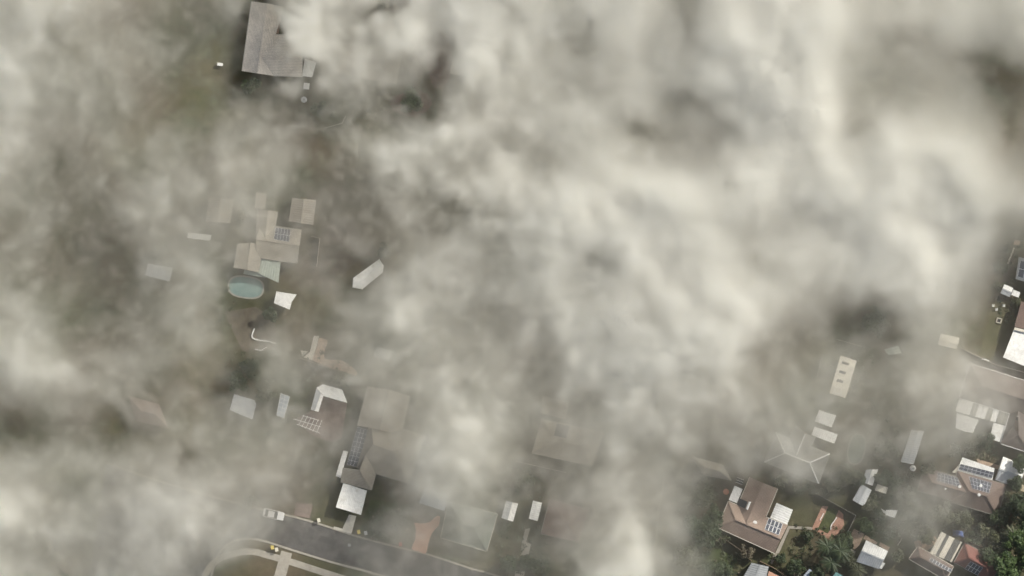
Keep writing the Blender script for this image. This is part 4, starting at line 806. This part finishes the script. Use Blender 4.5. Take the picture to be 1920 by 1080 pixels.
# ------------------------------------------------------------------ undergrowth: weeds and low bushes nobody could count
def undergrowth():
    rg = np.random.default_rng(77); cs = []; rd_ = []
    zones = [(1260, 885, 1345, 1085, 170), (1345, 1030, 1400, 1085, 40), (1480, 985, 1600, 1085, 120), (1495, 880, 1610, 930, 60), (1625, 880, 1720, 1010, 130), (1610, 965, 1690, 1010, 70), (1690, 880, 1745, 1010, 60),
             (1720, 955, 1860, 1000, 110), (1830, 965, 1925, 1085, 150), (1780, 830, 1870, 862, 50), (1870, 450, 1912, 620, 70), (1440, 1030, 1500, 1085, 40), (930, 985, 1030, 1085, 90), (690, 955, 770, 1012, 70), (940, 870, 1060, 935, 60),
             (425, 660, 520, 760, 70), (1560, 640, 1640, 740, 40), (1620, 740, 1700, 880, 60), (560, 660, 680, 720, 30), (600, 190, 720, 260, 40), (380, 540, 440, 620, 30)]
    for x0, y0, x1, y1, n in zones:
        for _ in range(n):
            p = P(rg.uniform(x0, x1), rg.uniform(y0, y1)); r = rg.uniform(.15, .62) ** 1.0; cs.append((p.x, p.y, r * .5)); rd_.append(r)
    cs, rd_ = np.array(cs), np.array(rd_); V = leaves(cs, rd_, 26, .17, rg); n = len(V)
    me = bpy.data.meshes.new('undergrowth'); me.vertices.add(n * 4); me.vertices.foreach_set('co', V.astype(np.float32).ravel()); me.loops.add(n * 4); me.loops.foreach_set('vertex_index', np.arange(n * 4))
    me.polygons.add(n); me.polygons.foreach_set('loop_start', np.arange(0, n * 4, 4)); me.polygons.foreach_set('loop_total', np.full(n, 4))
    for k in ('leaf_dark', 'leaf_olive', 'leaf_pale', 'leaf_dry'): me.materials.append(M[k])
    me.polygons.foreach_set('material_index', np.repeat(rg.choice(4, len(cs), p=[.42, .38, .12, .08]), 26).astype(np.int32)); me.update(calc_edges=True)
    o = bpy.data.objects.new('undergrowth', me); C.objects.link(o); o['kind'] = 'stuff'; o['label'] = 'weeds and low bushes between the yards'
undergrowth()

# ------------------------------------------------------------------ smoke
def smoke():
    # brightness of the smoke seen from above, in tens of grey levels, one value per 60-pixel cell of the photograph
    rows = GRID
    NX, NY, NZ = 440, 268, 13
    X0, X1, Y0, Y1, Z0, Z1 = -128.0, 128.0, -78.0, 78.0, 4.5, 17.5
    x = np.linspace(X0, X1, NX); y = np.linspace(Y0, Y1, NY); z = np.linspace(Z0, Z1, NZ)
    k = H / (H - 11); PX = np.clip(x * k / S + 960, -60, 1980); PY = np.clip(540 - y * k / S, -60, 1140)
    g = np.array(rows, float)
    def wts(p, n):
        c = 30 + 60 * np.arange(-1, n + 1); w = np.exp(-.5 * ((p[:, None] - c[None]) / 36) ** 2); return w / w.sum(1, keepdims=True)
    gp = np.pad(g, 1, mode='edge'); B = wts(PX, 32) @ gp.T @ wts(PY, 18).T
    gx, gy = np.meshgrid(PX, PY, indexing='ij')
    rg = np.random.default_rng(11)
    def spec(shape, ext, beta, k0, kmin=0, seed=1):
        f = np.fft.rfftn(np.random.default_rng(seed).standard_normal(shape)); ks_ = [np.fft.fftfreq(n, e / n) for n, e in zip(shape[:-1], ext[:-1])] + [np.fft.rfftfreq(shape[-1], ext[-1] / shape[-1])]
        kk = np.sqrt(sum(a ** 2 for a in np.meshgrid(*ks_, indexing='ij'))); f *= (kk > kmin) * (kk ** 2 + k0 ** 2) ** (-beta / 4); o = np.fft.irfftn(f, s=shape, axes=range(len(shape))); return o / o.std()
    ext2 = (X1 - X0, Y1 - Y0)
    wx = spec((NX, NY), ext2, 3.6, 1 / 25, 0, 21) * 9; wy = spec((NX, NY), ext2, 3.6, 1 / 25, 0, 22) * 9     # drifting, curling edges
    for cx, cy_, rx, ry, rot, amp in BLOBS:
        a = math.radians(rot); dx, dy = gx + wx - cx, gy + wy - cy_; u = (dx * math.cos(a) + dy * math.sin(a)) / rx; v = (-dx * math.sin(a) + dy * math.cos(a)) / ry
        B = B + amp * np.exp(-.5 * (u * u + v * v))
    calm = 1 / (1 + np.exp(-((gx - 1010) / 90))) * 1 / (1 + np.exp((gy - 620) / 120))        # smooth thick bank, upper right
    def sample(a, u, v):                                  # periodic bilinear lookup, used to bend the fine structure along the drift
        u %= NX; v %= NY; i, j = u.astype(int), v.astype(int); fu, fv = u - i, v - j; i1, j1 = (i + 1) % NX, (j + 1) % NY; i %= NX; j %= NY
        return (a[i, j] * (1 - fu) + a[i1, j] * fu) * (1 - fv) + (a[i, j1] * (1 - fu) + a[i1, j1] * fu) * fv
    ii, jj = np.meshgrid(np.arange(NX, dtype=float), np.arange(NY, dtype=float), indexing='ij'); det = 0; cell = (X1 - X0) / NX
    sx, sy = spec((NX, NY), ext2, 4, 1 / 30, 0, 31), spec((NX, NY), ext2, 4, 1 / 30, 0, 32)
    for q, (wl, am) in enumerate(((22, .9), (12, .8), (6.5, .65), (3.4, .5), (2.0, .36))):   # puffed, cauliflower-like edges at falling sizes
        n_ = spec((NX, NY), ext2, 14, 1 / wl, .45 / wl, 50 + q); n_ = sample(n_, ii + sx * .8 / cell, jj + sy * .8 / cell); det = det + am * (.55 * n_ + .75 * np.sqrt(n_ * n_ + .12))
    B = np.where((ii > 6) & (ii < NX - 6) & (jj > 6) & (jj < NY - 6), sample(B, np.clip(ii + sy * (.9 - .6 * calm) / cell, 0, NX - 1.01), np.clip(jj + sx * (.9 - .6 * calm) / cell, 0, NY - 1.01)), B)
    det = (det - det.mean()) / det.std()
    rough = np.exp(-((gx - 760) / 330) ** 2 - ((gy - 230) / 260) ** 2); B = B + det * (.85 - .6 * calm + .5 * rough) * np.clip((B - 8) / 4, 0, 1)
    tau = np.interp(B, TB, TT)
    n3 = spec((NX, NY, NZ), (X1 - X0, Y1 - Y0, Z1 - Z0), 4.2, 1 / 30, 0, 2)
    lift = spec((NX, NY), ext2, 4, 1 / 60, 0, 9)[:, :, None] * 1.0
    raw = np.exp((.6 - .4 * calm)[:, :, None] * n3 - ((z[None, None] - 10 - lift) / 2.8) ** 2)
    raw /= raw.sum(2, keepdims=True) * (Z1 - Z0) / NZ
    rho = (raw * tau[:, :, None]).astype(np.float32); rho[rho < .002] = 0
    rho[0] = rho[-1] = 0; rho[:, 0] = rho[:, -1] = 0; rho[:, :, 0] = rho[:, :, -1] = 0
    vm = bpy.data.materials.new('smoke'); vm.use_nodes = True; t = vm.node_tree; t.nodes.clear()
    out = t.nodes.new('ShaderNodeOutputMaterial'); pv = t.nodes.new('ShaderNodeVolumePrincipled'); t.links.new(pv.outputs[0], out.inputs['Volume'])
    at_ = t.nodes.new('ShaderNodeAttribute'); at_.attribute_name = 'density'      # thin old smoke is browner and sootier than the dense white billows
    mr = ramp(t, at_.outputs['Fac'], .04, .42); t.links.new(mix(t, mr, (.902, .885, .837), (.993, .988, .9655)), pv.inputs['Color'])
    pv.inputs['Color'].default_value = (.993, .986, .966, 1); pv.inputs['Density'].default_value = 1; pv.inputs['Anisotropy'].default_value = .56
    me = bpy.data.meshes.new('smoke'); me.vertices.add(rho.size); at = me.attributes.new('rho', 'FLOAT', 'POINT'); at.data.foreach_set('value', rho.ravel()); me.materials.append(vm)
    ob = bpy.data.objects.new('smoke', me); C.objects.link(ob); ob['kind'] = 'stuff'; ob['label'] = 'billowing grey white smoke drifting over the houses'
    ng = bpy.data.node_groups.new('smoke_volume', 'GeometryNodeTree')
    ng.interface.new_socket('Geometry', in_out='INPUT', socket_type='NodeSocketGeometry'); ng.interface.new_socket('Geometry', in_out='OUTPUT', socket_type='NodeSocketGeometry')
    N, L = ng.nodes, ng.links; gi = N.new('NodeGroupInput'); go = N.new('NodeGroupOutput'); vc = N.new('GeometryNodeVolumeCube'); lo, hi = (X0, Y0, Z0), (X1, Y1, Z1)
    vc.inputs['Min'].default_value = lo; vc.inputs['Max'].default_value = hi
    for ax, n in zip('XYZ', (NX, NY, NZ)): vc.inputs['Resolution ' + ax].default_value = n
    def vmath(op, a, b):
        n = N.new('ShaderNodeVectorMath'); n.operation = op; L.new(a, n.inputs[0])
        if b is not None: n.inputs[1].default_value = b
        return n.outputs
    v = vmath('SUBTRACT', N.new('GeometryNodeInputPosition').outputs[0], lo)[0]; v = vmath('MULTIPLY', v, tuple((n - 1) / (b - a) for n, a, b in zip((NX, NY, NZ), lo, hi)))[0]
    v = vmath('ADD', v, (.5, .5, .5))[0]; v = vmath('FLOOR', v, None)[0]; idx = vmath('DOT_PRODUCT', v, (NY * NZ, NZ, 1))['Value']
    si = N.new('GeometryNodeSampleIndex'); si.data_type = 'FLOAT'; si.domain = 'POINT'; si.clamp = True
    na = N.new('GeometryNodeInputNamedAttribute'); na.data_type = 'FLOAT'; na.inputs[0].default_value = 'rho'
    L.new(gi.outputs[0], si.inputs['Geometry']); L.new(na.outputs[0], si.inputs['Value']); L.new(idx, si.inputs['Index']); L.new(si.outputs[0], vc.inputs['Density'])
    sm = N.new('GeometryNodeSetMaterial'); sm.inputs['Material'].default_value = vm; L.new(vc.outputs[0], sm.inputs[0]); L.new(sm.outputs[0], go.inputs[0])
    ob.modifiers.new('smoke_volume', 'NODES').node_group = ng
GRID = [
 [17.1,16.8,14.8,13.6,13.8,13.1,12.7,13.5,13.9,18.5,20.4,13.6,17.3,20.6,24.5,18.5,17.7,14.5,19.4,22.1,18.2,14.5,18.8,24.5,25.3,21.5,15.7,16.1,17.5,17.7,17.8,17.1],
 [18.4,17.3,13.3,14.6,12.9,11.1,10.4,9.4,14.5,19.5,14.4,13,18.5,14,24.5,19.3,18.3,16.2,18.6,17.9,17.5,15.7,21.4,24.5,25.3,24.5,15.8,15.3,16,17,17.1,15],
 [18.4,18,13,16.1,14.4,11.8,10.4,12.4,11.1,12.1,16.7,15.2,14.6,12.7,16,17.2,18,15.9,14,15.4,16.7,16,22.1,25.1,25.3,24.8,15.3,14.4,13.7,13.7,12.2,11.3],
 [16.4,17.5,13.2,13.3,11.9,9.2,11,17.2,14.4,11.2,15.2,13,12.8,13,15.9,19.2,18.1,16.9,15.1,18.6,16.4,15.8,18.4,24.5,25.3,24.1,16.5,16.9,14.6,15.6,13.3,12.1],
 [15.9,17.2,13.6,13.7,13.4,12.2,14.3,14.4,9.7,10.3,11.6,14.8,16.5,17.7,17.7,15.7,16.2,19.2,16.7,17,13.4,12.6,13.9,23.9,25.1,22.8,16.8,18.9,19,20.6,16.3,12.6],
 [14.8,14.8,11.3,13,12.1,11.5,15.3,16.4,12.8,12,13.4,15,19,15.5,17.9,17.5,15.3,16.5,17.5,17.6,16.6,15.7,15.7,21.7,25.1,23.9,19.1,24,25.1,25.1,18.9,13.9],
 [14.6,14.3,12.7,12.7,11.5,12.1,14,13.9,11.1,9.1,12.6,13.9,15.3,13,14,15.9,18.3,20,23.6,24.5,24.5,23.4,18.8,18.1,19.4,20.1,22.7,23.9,25.1,25.1,23.9,17.4],
 [12.1,13.4,12.1,13.7,14,15.6,14.5,11.1,8.5,11.1,14.3,12.4,15.1,12.7,12.1,15.4,19.2,19.3,20.1,20,23.3,23.3,17.1,16.5,16.1,18.3,23.9,24.5,25,25.1,21.7,11.5],
 [15,13.2,9.7,12,11.6,13.5,13.2,9,7.9,10.4,8.8,9.1,16.5,15.7,12.1,15.3,18,16.9,17.7,19.1,21.3,22.9,16.5,16.4,18.8,18.5,22.3,23.2,20.6,18.4,17.1,8.5],
 [14.9,15.8,12.5,11.4,13.7,15,13.2,8.5,9.4,10.2,11.4,14.9,17.6,17.1,14.5,15.5,17.3,16.1,17.9,18.9,18.4,22.6,23.2,20.1,16.7,12.5,13.6,14.3,18.1,17.4,15,7.5],
 [16.1,14.1,11.7,11.6,15.3,15.2,12.1,9.1,11.7,11.7,12.6,16.7,16.5,17.1,16.4,17.1,14.7,18.5,18.2,19.7,17.9,20.7,21.4,18.4,12.4,11.2,12.4,10,15.9,14.1,10.6,8],
 [18.2,16.6,13.5,15.5,16.1,11.5,11.2,12.4,15.3,12.2,11.8,16.1,15.1,14.5,13.2,15.3,14,13.2,18.3,22,19.3,18.7,16.1,16.4,14.2,13.1,10.3,11.7,14.8,13.8,12.7,7.3],
 [13.4,14.2,15.8,14.5,10,11.4,11.1,8.5,11.6,9.9,8.5,12.5,15.5,16.1,14.3,14.2,12.2,12.7,16.6,19.6,19.1,15.8,13.8,14.1,15.4,14,10.8,13.4,14.3,14.4,10.4,7.9],
 [12.3,10.5,8.9,9.6,11.2,12.9,12.9,14.5,16,12.6,10.6,11.1,14.2,18.4,15.6,16.4,13.9,11.4,14.4,16,16.8,12.8,11.9,13.4,14.3,11.5,11.2,11.6,11.2,15.9,9.1,10],
 [15.4,15,12.1,10.2,15,15.1,14.9,15.8,15.8,14.5,7.9,8.6,14.8,19.4,17.4,17.7,13.1,11.5,15.6,14.8,16.4,13.7,11.2,13.8,15.3,10.8,11.3,11.6,8.3,8.7,7,9],
 [16.1,18.2,16.5,16,16.8,16.2,16.6,15.2,13.6,11.3,7.9,7.3,14.9,15.8,16.1,14.3,10.9,11.9,14.8,15.3,15.4,13.4,9.9,9.4,6.9,11.1,8.7,9.5,10.3,10,6.5,8],
 [15.1,16.4,15.5,15.1,13.8,14,15,11.2,8.5,9.2,7.7,11.7,13.3,9.6,10.4,9.1,11.4,10.8,17.1,19.9,15.8,12.6,8.7,7.9,7.7,7.7,7.7,9.5,13.8,8.7,9.2,6.5],
 [17.7,16.8,15.3,16,14.7,14.3,10.3,6.7,7,7,7.9,11.6,11.9,12.7,11.6,10,9.5,10.7,14.8,21.1,15.6,13.4,8.2,6.7,6.5,6.7,7.4,9.5,9.2,9.5,7.5,5.8]]
BLOBS = [(825, 115, 20, 42, -8, -5), (770, 195, 34, 20, 15, -4.5), (720, 2, 40, 14, 0, -5.5), (470, 158, 28, 15, 0, -3.5), (575, 175, 16, 25, 0, -2.5), (600, 215, 40, 14, 5, -2), (1088, 75, 22, 14, 20, -3.2), (1205, 235, 26, 15, 30, -3.5),
 (1312, 195, 26, 16, 20, -2.5), (1365, 250, 16, 26, -30, -3), (1292, 30, 15, 45, 0, -2.5), (1680, 75, 25, 18, 0, -1.5), (1850, 130, 55, 20, 20, -2), (1900, 240, 15, 30, 0, -2), (1608, 225, 18, 34, 35, -2), (1525, 405, 34, 36, 20, -1.8),
 (838, 396, 26, 11, 0, -2.6), (910, 388, 30, 9, 0, -2), (795, 430, 22, 11, 15, -1.8), (945, 466, 22, 16, 0, -1.8), (712, 350, 16, 55, -15, -1.6), (455, 600, 18, 28, 0, -3), (472, 685, 13, 32, -15, -2.5), (432, 710, 22, 14, 0, -2), (232, 730, 17, 14, 30, -2.5), (205, 808, 22, 22, 0, -2),
 (18, 825, 32, 24, 0, -2), (345, 842, 14, 11, 0, -2), (165, 922, 20, 14, 0, -1.8), (1640, 602, 48, 20, 8, -2.2), (1420, 672, 26, 12, 10, -1.2), (1125, 742, 22, 14, -10, -2), (985, 690, 24, 30, 30, -1), (1350, 848, 38, 22, 0, -1.2), (940, 260, 20, 14, 0, -1.5), (940, 20, 14, 26, 0, -2),
 (585, 58, 36, 26, -20, .8), (582, 105, 30, 20, 20, .8), (750, 58, 22, 20, 0, 2), (880, 60, 26, 45, 15, 1.4), (935, 330, 38, 15, -20, 1.4), (830, 262, 36, 18, -25, 1.6), (738, 352, 15, 34, 10, 1.6), (880, 870, 40, 70, 0, 1), (1185, 1000, 24, 55, -12, 2), (780, 580, 24, 36, 15, 1.2), (470, 305, 36, 30, 0, .8), (1490, 100, 24, 70, 0, .6),
 (100, 690, 60, 14, 25, 1.4), (20, 880, 40, 30, 0, 1.5), (1180, 360, 50, 20, -10, .8), (690, 580, 20, 20, 0, .8),
 (486, 70, 20, 62, 8, -5.5), (552, 136, 34, 12, 5, -3.5), (420, 110, 25, 60, 0, -1), (1840, 765, 60, 50, 0, 2.6), (1800, 915, 75, 40, 0, 2.2), (1500, 830, 70, 60, 0, 2.2), (1590, 700, 45, 60, 15, 1.6), (1870, 715, 50, 25, 15, 1.5), (1770, 1030, 50, 40, 0, 1.8), (1740, 960, 50, 40, 0, 1.5),
 (505, 450, 85, 75, 0, 1.3), (735, 815, 45, 80, 12, -1.0), (865, 985, 60, 35, 0, 1.2), (1070, 815, 60, 50, 0, .2),
 (740, 60, 22, 18, 0, 1.2), (885, 60, 20, 50, -8, 1.2), (1150, 10, 60, 14, 0, 1.2), (700, 290, 45, 16, -20, 1), (1225, 360, 55, 22, -8, 1), (1265, 430, 30, 30, 0, .8), (805, 515, 45, 28, -20, 1), (1015, 50, 25, 18, 0, .8),
 (655, 240, 30, 14, 15, -1.5), (1062, 22, 22, 14, 0, -1.2), (1272, 190, 18, 20, 0, -1.5), (680, 345, 24, 40, -15, -.8), (1128, 488, 48, 13, -20, -1.6), (830, 320, 26, 12, 0, -1.2), (1020, 290, 24, 20, 0, -1.2), (920, 275, 26, 18, 0, -1),
 (1480, 180, 34, 90, -4, .8), (1730, 235, 62, 50, 0, 1.2), (1545, 285, 40, 24, 0, .6), (1690, 80, 40, 20, 0, -1.2), (1880, 155, 40, 22, 20, -1.8), (1622, 140, 26, 30, 25, -1.2), (1595, 250, 20, 26, 40, -1.2), (1830, 105, 50, 18, 10, -1),
 (10, 260, 30, 60, 0, 1), (135, 105, 36, 30, 0, -.8), (350, 205, 30, 24, 30, -1.4), (225, 215, 28, 20, 0, -.9), (140, 320, 30, 30, 20, -1.2), (215, 352, 22, 22, 0, -.8), (115, 492, 32, 26, 0, -1.2), (225, 492, 30, 32, 0, -1.6), (280, 385, 30, 45, -15, .9), (400, 340, 50, 16, 10, .6),
 (40, 672, 50, 26, 20, 1.2), (170, 735, 50, 16, 25, 1), (225, 690, 40, 20, -20, 1), (45, 552, 26, 14, 0, -1.6), (200, 585, 30, 24, 20, -1), (160, 612, 26, 22, 30, -.8), (325, 690, 22, 20, 0, -1.2), (50, 775, 40, 22, 0, -1.2), (10, 955, 30, 30, 0, 1), (240, 885, 40, 20, 0, .8), (310, 970, 50, 40, 0, .6),
 (875, 765, 40, 30, 0, .6), (1172, 1045, 26, 26, 0, 1.2), (1040, 585, 36, 22, 0, 1.2), (1080, 728, 22, 20, 0, .9), (940, 675, 26, 32, -20, .8), (990, 615, 18, 34, -25, -1.2), (1040, 672, 24, 26, -20, -1.2), (920, 600, 30, 24, 0, -.8), (1228, 595, 22, 26, -30, -1), (1040, 752, 22, 14, 0, -1),
 (1405, 590, 50, 28, -25, 1), (1755, 585, 34, 34, 0, 1), (1745, 700, 14, 50, 10, .8), (1600, 575, 40, 20, 10, -1.6), (1690, 612, 26, 18, 30, -1), (1410, 662, 26, 14, 10, -1), (1870, 715, 60, 30, 15, 1.2), (1606, 842, 30, 34, 0, 1.2),
 (735, 830, 45, 70, 12, -.2), (658, 938, 34, 34, 0, -1.5), (690, 515, 34, 24, 0, -1.4), (300, 932, 110, 26, 14, 1.6), (272, 772, 34, 26, 0, 1), (485, 70, 24, 60, 8, -2.5), (560, 135, 34, 10, 5, -2), (1060, 820, 50, 34, 10, .3), (1530, 850, 50, 50, 0, -.5), (1585, 700, 40, 50, 10, .6), (500, 440, 80, 70, 0, .8), (865, 998, 40, 30, 0, .6), (1860, 730, 60, 40, 15, 1.0), (1606, 842, 36, 36, 0, .8), (255, 775, 50, 30, 0, 1.2), (503, 960, 26, 16, 0, 1.4), (600, 770, 75, 60, 0, .9), (690, 860, 60, 70, 0, .7), (560, 1020, 110, 40, 14, .9), (430, 1030, 60, 40, 0, .8), (780, 1030, 80, 30, 14, .6), (490, 440, 60, 60, 0, .5), (480, 75, 24, 60, 8, -1.2)]
TB = [5, 7, 8, 9, 10, 11, 12, 13, 14, 15, 16, 17, 18, 19, 20, 21.5, 24]
TT = [.02, .05, .095, .16, .26, .41, .63, .9, 1.17, 1.46, 1.82, 2.35, 3.0, 3.9, 4.9, 6, 7]
smoke()
for o in bpy.data.objects:
    for k in ('_o', '_pl'):
        if k in o: del o[k]
